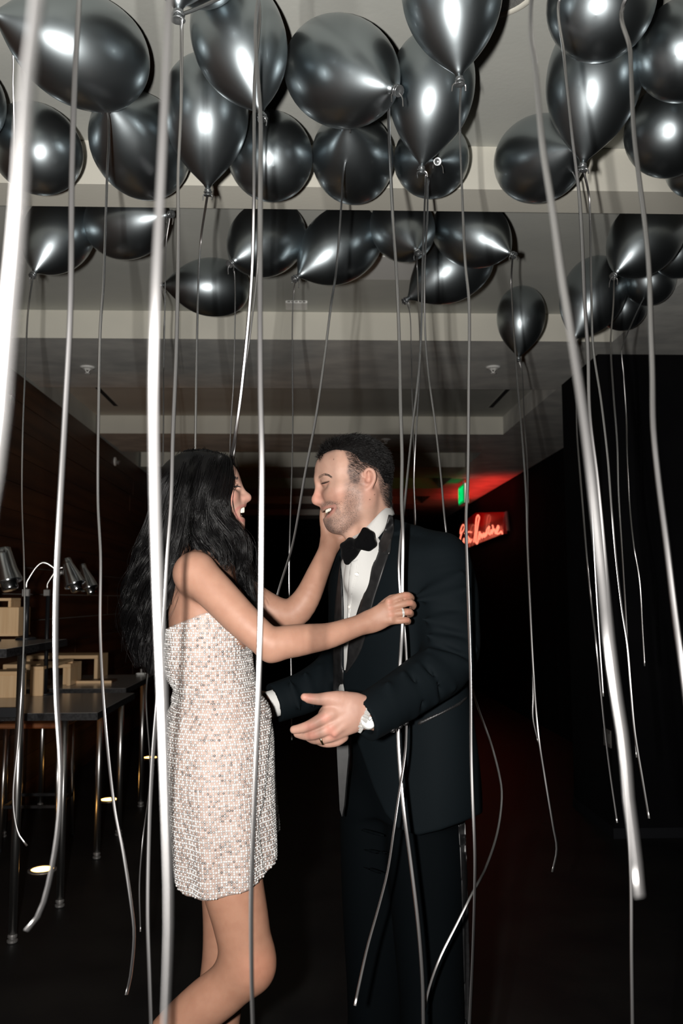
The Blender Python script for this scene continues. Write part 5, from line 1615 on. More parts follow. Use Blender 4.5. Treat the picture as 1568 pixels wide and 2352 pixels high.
# his far hand, resting behind her waist
fh = Field((m(520, 1600, 2.25).x, 2.14, m(600, 1720, 2.25).z), (m(690, 1600, 2.25).x, 2.40, m(600, 1540, 2.25).z), 0.003)
fh.chain([mr(665, 1606, 2.255, 26), mr(630, 1614, 2.25, 25), mr(605, 1620, 2.255, 26)], 0.012, flat=((0, 1, 0), 0.7))
fh.chain([mr(605, 1620, 2.255, 30), mr(578, 1626, 2.262, 30)], 0.012, flat=((0, 1, 0), 0.45))
for q in range(4):
    fh.chain([mr(580, 1604 + 15 * q, 2.262, 9), mr(558, 1602 + 16 * q, 2.262, 8.5), mr(540, 1604 + 16 * q, 2.256, 7)], 0.003)
fh.chain([mr(600, 1602, 2.25, 12), mr(584, 1586, 2.25, 10), mr(570, 1580, 2.248, 8)], 0.006)
Vh3, Qh3 = fh.mesh(1)
del fh
# torso inside the clothes keeps the body one figure
bd = Field((m(760, 1400).x, 1.95, 0.02), (m(1110, 1400).x, 2.45, m(900, 1190).z), 0.009)
bd.chain([(m(868, 1245, MY + 0.01), 0.05), (m(900, 1330, 2.19), 0.095), (m(905, 1450, 2.2), 0.095), (m(918, 1600, 2.2), 0.085), (m(928, 1750, 2.205), 0.08)], 0.05)
bd.chain([(m(985, 1290, 2.10), 0.05), (m(820, 1290, 2.28), 0.05)], 0.04)
bd.chain([(m(960, 1800, 2.19), 0.06), (m(980, 2000, 2.155), 0.06), (m(984, 2200, 2.13), 0.052), (P(992, 2400, 2.105), 0.045), (Vector((P(995, 2400, 2.10).x, 2.10, 0.08)), 0.036)], 0.03)
bd.chain([(m(885, 1800, 2.26), 0.06), (m(872, 2000, 2.28), 0.058), (m(868, 2200, 2.28), 0.05), (P(868, 2400, 2.28), 0.044), (Vector((P(868, 2400, 2.28).x, 2.28, 0.08)), 0.036)], 0.03)
Vh4, Qh4 = bd.mesh(1)
del bd
VS = [Vh1, Vh2, Vh3, Vh4]; QS = [Qh1, Qh2, Qh3, Qh4]
off = np.cumsum([0] + [len(x) for x in VS[:-1]])
V = np.concatenate(VS); Q = np.concatenate([q + o for q, o in zip(QS, off)])
pxv = to_px(V); X_, Y_ = pxv[:, 0], pxv[:, 1]
base = np.tile(np.array((0.36, 0.21, 0.16)), (len(V), 1))
base[:len(Vh1)] = (0.44, 0.27, 0.205)
ih = np.zeros(len(V), bool); ih[:len(Vh1)] = True
# redder nose, cheeks, ear; paler brow
for cx, cy, rx, ry, a, c in ((727, 1145, 16, 22, .5, (0.48, 0.20, 0.155)), (775, 1138, 26, 18, .35, (0.48, 0.22, 0.16)), (848, 1100, 18, 28, .45, (0.50, 0.225, 0.17)), (850, 1140, 22, 22, .3, (0.48, 0.22, 0.165))):
    blend(base, blob(cx, cy, rx, ry, .8) * ih * a, c)
# stubble: jaw, chin, moustache, fading up to the sideburn
n1 = np.abs(np.sin(V[:, 0] * 2900 + V[:, 2] * 1700) * np.sin(V[:, 2] * 3300 - V[:, 1] * 2100))
def band(pts, width):
    d = np.full(len(V), 1e9)
    for a, b in zip(pts[:-1], pts[1:]):
        ex, ey = b[0] - a[0], b[1] - a[1]
        t = np.clip(((X_ - a[0]) * ex + (Y_ - a[1]) * ey) / (ex * ex + ey * ey), 0, 1)
        d = np.minimum(d, np.hypot(X_ - a[0] - ex * t, Y_ - a[1] - ey * t))
    return 1 - sstep(width * 0.35, width, d)
stub = np.maximum.reduce([band([(815, 1112), (812, 1150), (806, 1185), (780, 1208), (758, 1205)], 32), 0.9 * band([(743, 1159.5), (757, 1156), (770, 1160), (778, 1180)], 9), band([(757, 1195), (762, 1212), (785, 1216)], 18)])
blend(base, stub * ih * (0.34 + 0.30 * n1), (0.13, 0.095, 0.085))
blend(base, band([(756, 1196), (754, 1208), (762, 1219)], 10) * ih * 0.45, (0.10, 0.075, 0.07))
# lips and the inside of the mouth
lip = np.maximum(band([(741, 1167), (757, 1163.5), (769, 1161.5)], 4.2), band([(752, 1187), (763, 1177), (770, 1166)], 4.8)) * ih
blend(base, lip * 0.6, (0.36, 0.14, 0.115))
cavm = ih * (V[:, 1] > MY - 0.055) * (1 - sstep(-1, 3, poly_sdf(X_, Y_, np.array([(748, 1171), (758, 1168), (767, 1165.5), (762, 1172), (754, 1181)], float))))
blend(base, cavm * 0.9, (0.10, 0.02, 0.02))
# shaved side of the head and the scalp under the hair
scalp = np.array([(735, 1060), (745, 1042), (772, 1034), (790, 1034), (800, 1060), (797, 1085), (806, 1108), (822, 1112), (830, 1085), (845, 1072), (862, 1080), (868, 1100), (872, 1130), (884, 1162), (900, 1170), (915, 1100), (890, 1030), (820, 990), (740, 1010), (725, 1045)], float)
sm = (1 - sstep(-4, 5, poly_sdf(X_, Y_, scalp))) * ih
blend(base, sm * (0.55 + 0.3 * n1), (0.06, 0.045, 0.042))
# eye slit between the lids
blend(base, band([(740.5, 1109.5), (746, 1108), (755, 1106)], 2.6) * ih * 0.85, (0.035, 0.02, 0.016))
blend(base, band([(741, 1112), (748, 1113), (757, 1109)], 4.5) * ih * 0.3, (0.45, 0.19, 0.14))
# moles, knuckles
for cx, cy in ((765.5, 1055), (849, 1147), (860, 1136)):
    blend(base, blob(cx, cy, 1.3, 1.3, .4) * ih, (0.12, 0.05, 0.04))
i2 = np.zeros(len(V), bool); i2[off[1]:off[2]] = True
for cx, cy in ((745, 1650), (757, 1675), (764, 1690), (713, 1668), (716, 1689), (708, 1602)):
    blend(base, blob(cx, cy, 13, 9, .8) * i2 * 0.45, (0.50, 0.195, 0.15))
M['skin_m'] = skin_mat('fair_skin')
np_obj('body', V, Q, M['skin_m'], man, base)

# teeth, eyebrows
def mth(px, py, dy): return mh(px, py, dy)
teeth_row(mth, (749.5, 1173.5, 1), (765, 1167.5), 5, 9, 11, 1, 'upper_teeth', man, 0.037)
M['brow_hair'] = mat('brow_hair', (0.085, 0.055, 0.042), 0.5, spec=0.3)
M['brown_hair'] = mat('dark_brown_hair', (0.045, 0.03, 0.024), 0.45, spec=0.35)
M['dark_hair'] = mat('dark_hair', (0.0045, 0.004, 0.004), 0.4, spec=0.22)
rng = np.random.RandomState(9)
bv = BVHTree.FromPolygons([tuple(x) for x in Vh1], [tuple(int(i) for i in q) for q in Qh1])
cs, rs = [], []
for q in range(150):
    t = rng.rand()
    px = 731 + 28 * t; py = 1096.5 - 9 * math.sin(t * 2.3) + 6 * t * t + rng.uniform(-2.3, 2.3)
    a, nr = on_skin(bv, px, py, mh(px, py, -0.03))
    d = Vector((0.0065, 0, 0.0012 - 0.005 * t)); d = d - nr * d.dot(nr)
    cs.append(spline([a, a + d * 0.5 + nr * 0.0012, a + d + nr * 0.0004], 4)); rs.append(np.linspace(0.00034, 0.00012, 4))
Vs, Qs = strands_mesh(cs, rs, 3)
np_obj('eyebrow', Vs, Qs, M['brow_hair'], man)
cs, rs = [], []
for q in range(20):
    t = q / 19
    a, nr = on_skin(bv, 741 + 14 * t, 1109.5 - 3.5 * t + 1.0 * math.sin(t * 3), mh(745, 1109, -0.03))
    e = a + nr * 0.003 + Vector((-0.0035 + 0.003 * t, 0, -0.0015)); cs.append(spline([a, (a + e) / 2, e], 3)); rs.append(np.linspace(0.0006, 0.0002, 3))
Vs, Qs = strands_mesh(cs, rs, 3)
np_obj('eyelashes', Vs, Qs, M['dark_hair'], man)

# hair: cap on top, short strands everywhere on the scalp
hf = Field((m(700, 1100).x, MY - 0.12, m(800, 1180).z), (m(930, 1100).x, MY + 0.12, m(800, 985).z), 0.0032)
hf.ell(mh(820, 1086), (81 * v, 0.0755, 79.5 * v), 0.01)
hf.chain([(mh(754, 1041, 0.0), 8 * v), (mh(775, 1030), 14 * v), (mh(815, 1024), 18 * v), (mh(855, 1041), 19 * v)], 0.03)
for s in (-1, 1):
    hf.chain([(mh(753, 1044, s * 0.022), 7 * v), (mh(790, 1031, s * 0.034), 13 * v), (mh(835, 1031, s * 0.036), 17 * v)], 0.03)
hf.cut_px([(690, 1200), (690, 1062), (737, 1056), (752, 1044), (772, 1037), (790, 1040), (806, 1062), (840, 1064), (866, 1076), (878, 1100), (880, 1130), (884, 1185), (930, 1190), (930, 1230), (690, 1230)], 1.9, 2.5, 0.004)
Vc, Qc = hf.mesh(1)
del hf
mhair = np_obj('hair', Vc, Qc, M['dark_hair'], man)
mhair['label'] = 'short dark hair combed up at the front, faded at the sides'
# strands rooted on the head surface
def vnormals(V, Q):
    n = np.cross(V[Q[:, 2]] - V[Q[:, 0]], V[Q[:, 3]] - V[Q[:, 1]])
    N = np.zeros_like(V)
    for k in range(4):
        for ax in range(3):
            N[:, ax] += np.bincount(Q[:, k], n[:, ax], len(V))
    return N / (np.linalg.norm(N, axis=1)[:, None] + 1e-12)
Nh1 = vnormals(Vh1, Qh1)
if ((Nh1 * (Vh1 - Vh1.mean(0))).sum(1)).mean() < 0: Nh1 = -Nh1
cs, rs, cs2, rs2 = [], [], [], []
pv1 = to_px(Vh1); sd1 = poly_sdf(pv1[:, 0], pv1[:, 1], scalp)
pool = np.where((sd1 < 0) & (Vh1[:, 2] > m(0, 1175).z))[0]
for i in rng.choice(pool, 8500):
    if sd1[i] > -5 and rng.rand() < 0.5: continue
    px_, py_ = pv1[i]
    if py_ < 1040 and px_ < 880: continue
    h_ = Vector(Vh1[i]); nrm = Vector(Nh1[i])
    tn_ = float(sstep(1095, 1060, py_))
    L = 0.0045 + 0.008 * tn_ + 0.004 * max(0, (px_ - 860) / 40)
    flow = Vector((0.75, 0, -0.45)); flow = flow - nrm * flow.dot(nrm)
    d = (nrm * (0.25 + 0.3 * rng.rand()) + flow * 0.9 + Vector(rng.normal(0, 0.15, 3))).normalized()
    tip = h_ + d * L * rng.uniform(0.7, 1.25)
    c = spline([h_, (h_ + tip) / 2 + nrm * 0.001, tip], 4)
    r0 = 0.00027 + 0.00012 * tn_
    if tn_ > 0.4 or px_ > 868 or rng.rand() < 0.3:
        cs.append(c); rs.append(np.linspace(r0, r0 * 0.4, 4))
    else:
        cs2.append(c); rs2.append(np.linspace(r0, r0 * 0.4, 4))
# longer strands standing off the cap, combed up and back from the forehead
Nc = vnormals(Vc, Qc)
if ((Nc * (Vc - Vc.mean(0))).sum(1)).mean() < 0: Nc = -Nc
pvc = to_px(Vc)
pool = np.where(Nc[:, 2] > -0.35)[0]
for i in rng.choice(pool, 6000):
    h_ = Vector(Vc[i]) - Vector(Nc[i]) * 0.002; nrm = Vector(Nc[i])
    px_, py_ = pvc[i]
    fr = float(sstep(790, 740, px_))
    flow = Vector((0.9 - 1.3 * fr, 0.25 * nrm.y, -0.15 + 0.75 * fr)); flow = flow - nrm * flow.dot(nrm)
    side_ = float(sstep(0.5, 0.05, nrm.z))
    L = (0.015 + 0.006 * fr) * (1 - 0.55 * side_) * rng.uniform(0.6, 1.25)
    d = (nrm * (0.16 + 0.30 * rng.rand()) + flow * 0.9 + Vector(rng.normal(0, 0.16, 3))).normalized()
    tip = h_ + d * L
    cs.append(spline([h_, (h_ + tip) / 2 + nrm * 0.0016, tip], 4)); rs.append(np.linspace(0.00052, 0.0002, 4))
Vs, Qs = strands_mesh(cs, rs, 3)
o = np_obj('hair_strands', Vs, Qs, M['dark_hair'], mhair); o['kind'] = 'stuff'
if cs2:
    Vs, Qs = strands_mesh(cs2, rs2, 3)
    o = np_obj('clipped_hair', Vs, Qs, M['brown_hair'], mhair); o['kind'] = 'stuff'
# beard stubble as short bristles
jawp = np.array([(818, 1105), (826, 1150), (818, 1190), (795, 1222), (765, 1224), (750, 1208), (752, 1192), (760, 1190), (772, 1172), (770, 1158), (757, 1160), (740, 1164), (737, 1160), (752, 1152), (772, 1150), (790, 1150), (800, 1110)], float)
cs, rs = [], []
idx = rng.randint(0, len(Vh1), 60000)
pj = to_px(Vh1[idx])
okj = (poly_sdf(pj[:, 0], pj[:, 1], jawp) < 0)
for i, pv_ in zip(idx[okj][:2600], pj[okj][:2600]):
    p0 = Vector(Vh1[i])
    h_, nrm, _, _ = bv.find_nearest(p0)
    d = (nrm * 0.6 + Vector((0.15, 0, -0.7)) + Vector(rng.normal(0, 0.25, 3))).normalized()
    cs.append(spline([p0, p0 + d * 0.0022], 2)); rs.append(np.array([0.00022, 0.0001]))
Vs, Qs = strands_mesh(cs, rs, 3)
o = np_obj('stubble', Vs, Qs, M['brown_hair'], man); o['kind'] = 'stuff'

# ---- clothes
M['wool'] = mat('black_wool', (0.0026, 0.0046, 0.0060), 0.8, spec=0.08, bump=(900, 0.2))
M['satin'] = mat('black_satin', (0.008, 0.008, 0.0085), 0.42, spec=0.4, noise=(60, (0.013, 0.013, 0.0135), 3))
M['velvet'] = mat('black_velvet', (0.0015, 0.0015, 0.0018), 0.9, spec=0.06, sheen=0.02)
M['shirt'] = mat('white_cotton', (0.49, 0.485, 0.47), 0.7, spec=0.15, bump=(700, 0.2))
TYAW = math.radians(-50)         # direction across the shoulders
ROWS = [  # py, left edge, right edge of the jacket trunk, depth of its middle, front-to-back half depth
    (1235, 838, 950, 2.16, .060), (1262, 800, 1010, 2.165, .085), (1300, 772, 1030, 2.17, .105), (1370, 760, 1042, 2.175, .118), (1450, 764, 1046, 2.18, .120), (1530, 770, 1050, 2.185, .115), (1600, 772, 1060, 2.19, .113), (1700, 772, 1076, 2.19, .126), (1800, 776, 1088, 2.185, .138), (1930, 782, 1092, 2.18, .146)]
rc_ = [P((r[1] + r[2]) / 2, r[0], r[3]) for r in ROWS]
def trunk(F, grow=0.0, k=0.02, z0=None):
    zs = [c.z for c in rc_]; cx = [c.x for c in rc_]; cy = [c.y for c in rc_]
    b = np.array([r[4] for r in ROWS])
    hw = np.array([px2m((r[2] - r[1]) / 2, c) for r, c in zip(ROWS, rc_)])
    # across half-width so that the turned section has the outline half-width hw
    ct, st_ = abs(math.cos(TYAW)), abs(math.sin(TYAW))
    a = np.sqrt(np.maximum(hw ** 2 - (b * st_) ** 2, (0.5 * hw) ** 2)) / ct
    F.loft(zs, cx, cy, np.minimum(a, 0.235), b, TYAW, k, 2.2, grow=grow)

jk = Field((m(585, 1400, 2.2).x, 1.72, m(900, 1945, 2.0).z), (m(1150, 1400, 2.2).x, 2.52, m(900, 1160).z), 0.0036)
trunk(jk)
jk.chain([mr(892, 1222, 2.16, 34), mr(945, 1246, 2.115, 40), mr(1010, 1275, 2.07, 52)], 0.04)
jk.chain([mr(868, 1240, 2.21, 30), mr(800, 1290, 2.31, 44)], 0.04)
# near sleeve
SL = [(1020, 1290, 2.06, 58), (1030, 1350, 2.035, 66), (1032, 1420, 2.01, 68), (1034, 1490, 1.99, 67), (1016, 1532, 1.965, 64), (970, 1566, 1.925, 61), (910, 1606, 1.88, 57), (862, 1636, 1.85, 55), (828, 1656, 1.832, 54)]
jk.chain([mr(*q) for q in SL], 0.025)
# creases: ridges fanning from the armpit and across the elbow
for a, b, r0, r1 in (((955, 1368, 1.985), (1060, 1318, 1.975), 5, 3), ((958, 1380, 1.975), (1078, 1352, 1.96), 6, 3), ((962, 1420, 1.96), (1085, 1440, 1.945), 6, 4), ((970, 1455, 1.945), (1092, 1492, 1.94), 7, 4),
                     ((985, 1490, 1.92), (1085, 1530, 1.93), 7, 4), ((985, 1512, 1.905), (1040, 1580, 1.905), 7, 4), ((960, 1530, 1.885), (1000, 1610, 1.885), 6, 4), ((925, 1545, 1.86), (950, 1640, 1.865), 5, 3), ((890, 1570, 1.835), (905, 1660, 1.84), 4, 3)):
    A = P(*a); B = P(*b); C_ = (A + B) / 2 + Vector((0, -0.004, -0.004))
    jk.chain([(A, 0.001), (C_, px2m(r0, A)), (B, 0.001)], 0.022)
for a, b, r0 in (((962, 1400, 1.955), (1080, 1398, 1.94), 3.5), ((968, 1437, 1.94), (1088, 1466, 1.93), 4), ((978, 1474, 1.92), (1080, 1512, 1.925), 4), ((975, 1524, 1.88), (1015, 1598, 1.885), 4), ((942, 1540, 1.86), (972, 1628, 1.862), 3.5)):
    A = P(*a); B = P(*b)
    jk.chain([(A, 0.001), ((A + B) / 2, px2m(r0, A)), (B, 0.001)], 0.016, 'sub')
c0 = P(838, 1650, 1.836); cn = (P(822, 1660, 1.828) - P(900, 1612, 1.872)).normalized()
cc = P(829, 1648, 1.833)
jk.half(cc, cn, 0.085, 0.002)
jk.cone(cc + cn * 0.02, cc - cn * 0.035, 43 * k_, 43 * k_, 0.0, 'sub')
# neck opening, shirt opening and the cut-away front below the button
jk.cone(m(852, 1190, MY), m(866, 1262, MY + 0.01), 52 * v, 44 * v, 0.004, 'sub')
jk.cut_px([(770, 1232), (815, 1215), (858, 1240), (868, 1262), (852, 1300), (838, 1350), (820, 1405), (806, 1450), (798, 1490), (795, 1540), (789, 1540), (789, 1480), (789, 1400), (786, 1330), (780, 1280)], 1.9, 2.25, 0.003)
jk.cut_px([(700, 1930), (700, 1560), (786, 1560), (800, 1640), (819, 1700), (838, 1755), (858, 1812), (884, 1868), (912, 1902), (960, 1919), (1010, 1907), (1060, 1889), (1120, 1862), (1120, 1960), (700, 1960)], 1.85, 2.36, 0.004)
# far sleeve
jk.chain([mr(800, 1300, 2.31, 48), mr(806, 1390, 2.345, 52), mr(800, 1480, 2.35, 52), mr(770, 1540, 2.325, 50), mr(710, 1585, 2.28, 48), mr(655, 1606, 2.25, 46), mr(618, 1618, 2.235, 45)], 0.025)
for a, b in (((735, 1535, 2.27), (760, 1600, 2.24)), ((700, 1545, 2.24), (722, 1625, 2.22)), ((665, 1560, 2.21), (690, 1635, 2.2))):
    A = P(*a); B = P(*b); jk.chain([(A, 0.001), ((A + B) / 2, px2m(4, A)), (B, 0.001)], 0.02)
cf = P(628, 1616, 2.236); cfn = (P(605, 1622, 2.228) - P(700, 1590, 2.275)).normalized()
jk.half(cf, cfn, 0.085, 0.002)
jk.cone(cf + cfn * 0.02, cf - cfn * 0.03, 0.038, 0.038, 0.0, 'sub')
Vj, Qj = jk.mesh(1)
del jk
jacket = np_obj('jacket', Vj, Qj, M['wool'], man)
jacket['label'] = 'black tuxedo jacket with satin lapels'
bvj = BVHTree.FromPolygons([tuple(x) for x in Vj], [tuple(int(i) for i in q) for q in Qj])

# trousers
tr = Field((m(740, 1700, 2.2).x, 1.96, 0.0), (m(1140, 1700, 2.2).x, 2.44, m(900, 1640, 2.2).z), 0.0055)
tr.loft([m(0, 1650, 2.2).z, m(0, 1720, 2.2).z, m(0, 1800, 2.2).z, m(0, 1880, 2.2).z], [m(915, 1650, 2.2).x, m(922, 1720, 2.2).x, m(930, 1800, 2.2).x, m(932, 1880, 2.2).x], [2.2] * 4, [.142, .148, .155, .155], [.090, .095, .098, .095], TYAW, 0.03)
tr.chain([mr(968, 1850, 2.175, 88), mr(980, 1980, 2.15, 90), mr(984, 2120, 2.135, 83), mr(990, 2260, 2.12, 76), mr(995, 2400, 2.10, 72)], 0.03)
fxm = P(995, 2400, 2.10)
tr.chain([(fxm, px2m(70, fxm)), (Vector((fxm.x + 0.005, 2.09, 0.09)), 0.062)], 0.03)
tr.chain([mr(875, 1850, 2.28, 96), mr(872, 1980, 2.28, 90), mr(868, 2120, 2.28, 80), mr(868, 2260, 2.28, 72), mr(868, 2400, 2.28, 68)], 0.03)
fxf = P(868, 2400, 2.28)
tr.chain([(fxf, px2m(68, fxf)), (Vector((fxf.x, 2.28, 0.09)), 0.062)], 0.03)
for a, b in (((812, 1900, 2.16), (900, 1925, 2.06)), ((818, 1950, 2.16), (905, 1962, 2.05)), ((830, 1990, 2.17), (895, 2010, 2.08))):
    A = P(*a); B = P(*b); tr.chain([(A, 0.001), ((A + B) / 2, px2m(5, A)), (B, 0.001)], 0.025)
Vt, Qt = tr.mesh(1)
del tr
M['wool_dim'] = mat('black_wool_flash_falloff', (0.0012, 0.0021, 0.0028), 0.85, spec=0.05, bump=(900, 0.2))  # suit wool darkened for the trousers: flash falloff put into the colour
trousers = np_obj('trousers', Vt, Qt, M['wool_dim'], man)
bvt = BVHTree.FromPolygons([tuple(x) for x in Vt], [tuple(int(i) for i in q) for q in Qt])
# shoes
for (cx, cy) in ((fxm.x - 0.06, 2.085), (fxf.x - 0.06, 2.275)):
    sf = Field((cx - 0.2, cy - 0.08, 0), (cx + 0.16, cy + 0.08, 0.16), 0.005)
    sf.chain([((cx + 0.08, cy, 0.045), 0.04), ((cx, cy, 0.05), 0.043), ((cx - 0.09, cy, 0.032), 0.034), ((cx - 0.13, cy, 0.028), 0.026)], 0.03)
    sf.half((cx, cy, 0.003), (0, 0, -1), 0.3, 0.0)
    Vx, Qx = sf.mesh(1)
    np_obj('shoe', Vx, Qx, M['satin'], man)

# shirt front inside the jacket
sh = Field((m(755, 1300, 2.2).x, 1.95, m(900, 1640, 2.1).z), (m(960, 1300, 2.2).x, 2.34, m(900, 1215).z), 0.0042)
trunk(sh, -0.010)
sh.chain([(m(838, 1268, 2.12), 0.045), (m(835, 1330, 2.12), 0.05)], 0.03)
Vq, Qq = sh.mesh(2)
shirt = np_obj('shirt', Vq, Qq, M['shirt'], man)
shirt['label'] = 'white dress shirt'
bvs = BVHTree.FromPolygons([tuple(x) for x in Vq], [tuple(int(i) for i in q) for q in Qq])
del sh


def drape(poly, bvh, offs, thick, mt, name, parent, step=4.0, ymin=1.5, fallback=2.1, bulge=0.0):
    """A cloth piece with thickness: an outline of the photograph laid on the surface under it."""
    Pp = np.array(poly, float)
    x0, y0 = Pp.min(0); x1, y1 = Pp.max(0)
    nx, ny = int((x1 - x0) / step) + 2, int((y1 - y0) / step) + 2
    gx, gy = np.meshgrid(np.linspace(x0, x1, nx), np.linspace(y0, y1, ny), indexing='ij')
    sd = poly_sdf(gx, gy, Pp)
    # pull outside grid points onto the outline
    inside = sd <= step * 0.75
    eps = 0.5
    for _ in range(3):
        g1 = (poly_sdf(gx + eps, gy, Pp) - poly_sdf(gx - eps, gy, Pp)) / (2 * eps)
        g2 = (poly_sdf(gx, gy + eps, Pp) - poly_sdf(gx, gy - eps, Pp)) / (2 * eps)
        s_ = np.maximum(poly_sdf(gx, gy, Pp), 0)
        gx = gx - g1 * s_; gy = gy - g2 * s_
    sd = poly_sdf(gx, gy, Pp)
    ids = {}; top, bot = [], []
    last = fallback
    o_ = Vector((0, 0, CAM_H))
    for i in range(nx):
        for j_ in range(ny):
            if not inside[i, j_]: continue
            d = (P(gx[i, j_], gy[i, j_], 2.0) - o_).normalized()
            hit, nr, _, _ = bvh.ray_cast(o_, d)
            if hit is None:
                hit = P(gx[i, j_], gy[i, j_], last); nr = -d
            last = hit.y
            rim = min(1.0, max(0.0, -sd[i, j_] / 5.0))
            nn_ = (nr * 0.6 - d * 0.6).normalized()
            ids[(i, j_)] = len(top)
            top.append(hit + nn_ * (offs + thick * (0.35 + 0.65 * rim) + bulge * rim))
            bot.append(hit + nn_ * (offs - 0.004))
    F = []
    n = len(top)
    from collections import Counter
    ec = Counter(); fl = []
    for (i, j_) in ids:
        if all(q in ids for q in ((i + 1, j_), (i, j_ + 1), (i + 1, j_ + 1))):
            f = (ids[(i, j_)], ids[(i, j_ + 1)], ids[(i + 1, j_ + 1)], ids[(i + 1, j_)])
            fl.append(f)
            for a, b in zip(f, f[1:] + f[:1]): ec[(a, b)] += 1
    for f in fl:
        F.append(f); F.append(tuple(q + n for q in reversed(f)))
    for (a, b) in ec:
        if (b, a) not in ec:
            F.append((b, a, a + n, b + n))
    return mesh_obj(name, [tuple(q) for q in top + bot], F, mt, parent, True)


# lapels, collar parts, facings
def strip(ea, eb, bvh, offs, thick, mt, name, parent, n=60, m_=7, fallback=2.1):
    """A cloth strip with thickness between two outlines of the photograph, laid on the surface under it."""
    A = spline(ea, n); B = spline(eb, n)
    o_ = Vector((0, 0, CAM_H))
    D = np.zeros((n, m_)); 
    for i in range(n):
        for j_ in range(m_):
            q = A[i] + (B[i] - A[i]) * j_ / (m_ - 1)
            d = (P(q[0], q[1], 2.0) - o_).normalized()
            hit, nr, _, _ = bvh.ray_cast(o_, d)
            D[i, j_] = hit.y if hit is not None else np.nan
    med = np.nanmedian(D)
    D = np.where(np.isnan(D), fallback if np.isnan(med) else med, D)
    for _ in range(6):        # relax the depth so that the strip spans creases
        Dp = np.pad(D, 1, mode='edge')
        D = np.minimum(D, 0.25 * (Dp[2:, 1:-1] + Dp[:-2, 1:-1] + Dp[1:-1, 2:] + Dp[1:-1, :-2]))
    top, bot = [], []
    for i in range(n):
        for j_ in range(m_):
            q = A[i] + (B[i] - A[i]) * j_ / (m_ - 1)
            p = P(q[0], q[1], D[i, j_]); d = (p - o_).normalized()
            e_ = min(j_, m_ - 1 - j_, i, n - 1 - i)
            top.append(p - d * (offs + thick * (0.4 if e_ == 0 else 1.0))); bot.append(p + d * 0.004)
    F = []
    N_ = n * m_
    for i in range(n - 1):
        for j_ in range(m_ - 1):
            f = (i * m_ + j_, i * m_ + j_ + 1, (i + 1) * m_ + j_ + 1, (i + 1) * m_ + j_)
            F.append(f); F.append(tuple(x + N_ for x in reversed(f)))
    rim = [i * m_ for i in range(n)] + [(n - 1) * m_ + j_ for j_ in range(1, m_)] + [i * m_ + m_ - 1 for i in range(n - 2, -1, -1)] + [j_ for j_ in range(m_ - 2, 0, -1)]
    for a_, b_ in zip(rim, rim[1:] + rim[:1]):
        F.append((a_, b_, b_ + N_, a_ + N_))
    return mesh_obj(name, [tuple(q) for q in top + bot], F, mt, parent, True)


strip([(892, 1182), (886, 1206), (874, 1238), (860, 1268), (848, 1304), (834, 1354), (820, 1402), (808, 1446), (800, 1484), (796, 1520), (792, 1546)],
      [(902, 1186), (905, 1212), (900, 1240), (893, 1272), (884, 1300), (872, 1338), (859, 1378), (848, 1424), (837, 1470), (822, 1508), (796, 1546)], bvj, 0.002, 0.004, M['satin'], 'lapel', jacket, 70, 9)
strip([(897, 1236), (885, 1262), (876, 1268)], [(899, 1238), (894, 1273), (880, 1272)], bvj, 0.006, 0.002, M['satin'], 'lapel_peak', jacket, 12, 4)
strip([(790, 1285), (788, 1330), (787, 1400), (788, 1470), (789, 1540), (786, 1600)], [(784, 1275), (777, 1320), (769, 1390), (766, 1460), (765, 1540), (765, 1600)], bvj, 0.001, 0.004, M['satin'], 'lapel', jacket, 60, 6)
# facing of the far front hanging open
a = [(772, 1690), (799, 1690), (800, 1735), (795, 1790), (790, 1850), (785, 1876), (780, 1860), (777, 1800), (774, 1740)]
top_ = [P(x, y, 2.125) for x, y in a]
mesh_obj('facing', [tuple(q) for q in top_] + [tuple(q + Vector((0.004, 0.006, 0))) for q in top_], [tuple(range(len(a) - 1, -1, -1)), tuple(range(len(a), 2 * len(a)))] + [(i, (i + 1) % len(a), (i + 1) % len(a) + len(a), i + len(a)) for i in range(len(a))], M['satin'], jacket)
# flap pocket and breast seam
drape([(958, 1664), (962, 1656), (1010, 1636), (1052, 1614), (1070, 1600), (1072, 1605), (1056, 1620), (1012, 1642), (966, 1665)], bvj, 0.001, 0.003, M['satin'], 'pocket_welt', jacket, 3.0)
drape([(1052, 1896), (1068, 1888), (1071, 1960), (1074, 2060), (1078, 2200), (1080, 2352), (1068, 2352), (1064, 2200), (1060, 2060), (1056, 1960)], bvt, 0.001, 0.0025, M['satin'], 'side_stripe', trousers, 4.0)
# sleeve buttons
for (px, py) in ((902, 1677), (918, 1669), (932, 1661)):
    o0 = Vector((0, 0, CAM_H)); d = (P(px, py, 2) - o0).normalized()
    hit, nr, _, _ = bvj.ray_cast(o0, d)
    if hit is None: hit, nr = P(px, py, 1.85), -d
    MB().lathe([(0.0001, 0.0045), (0.003, 0.0042), (0.0058, 0.0028), (0.0066, 0.0008), (0.006, -0.001)], hit, axis=nr, n=16).build('button', M['satin'], jacket, True)
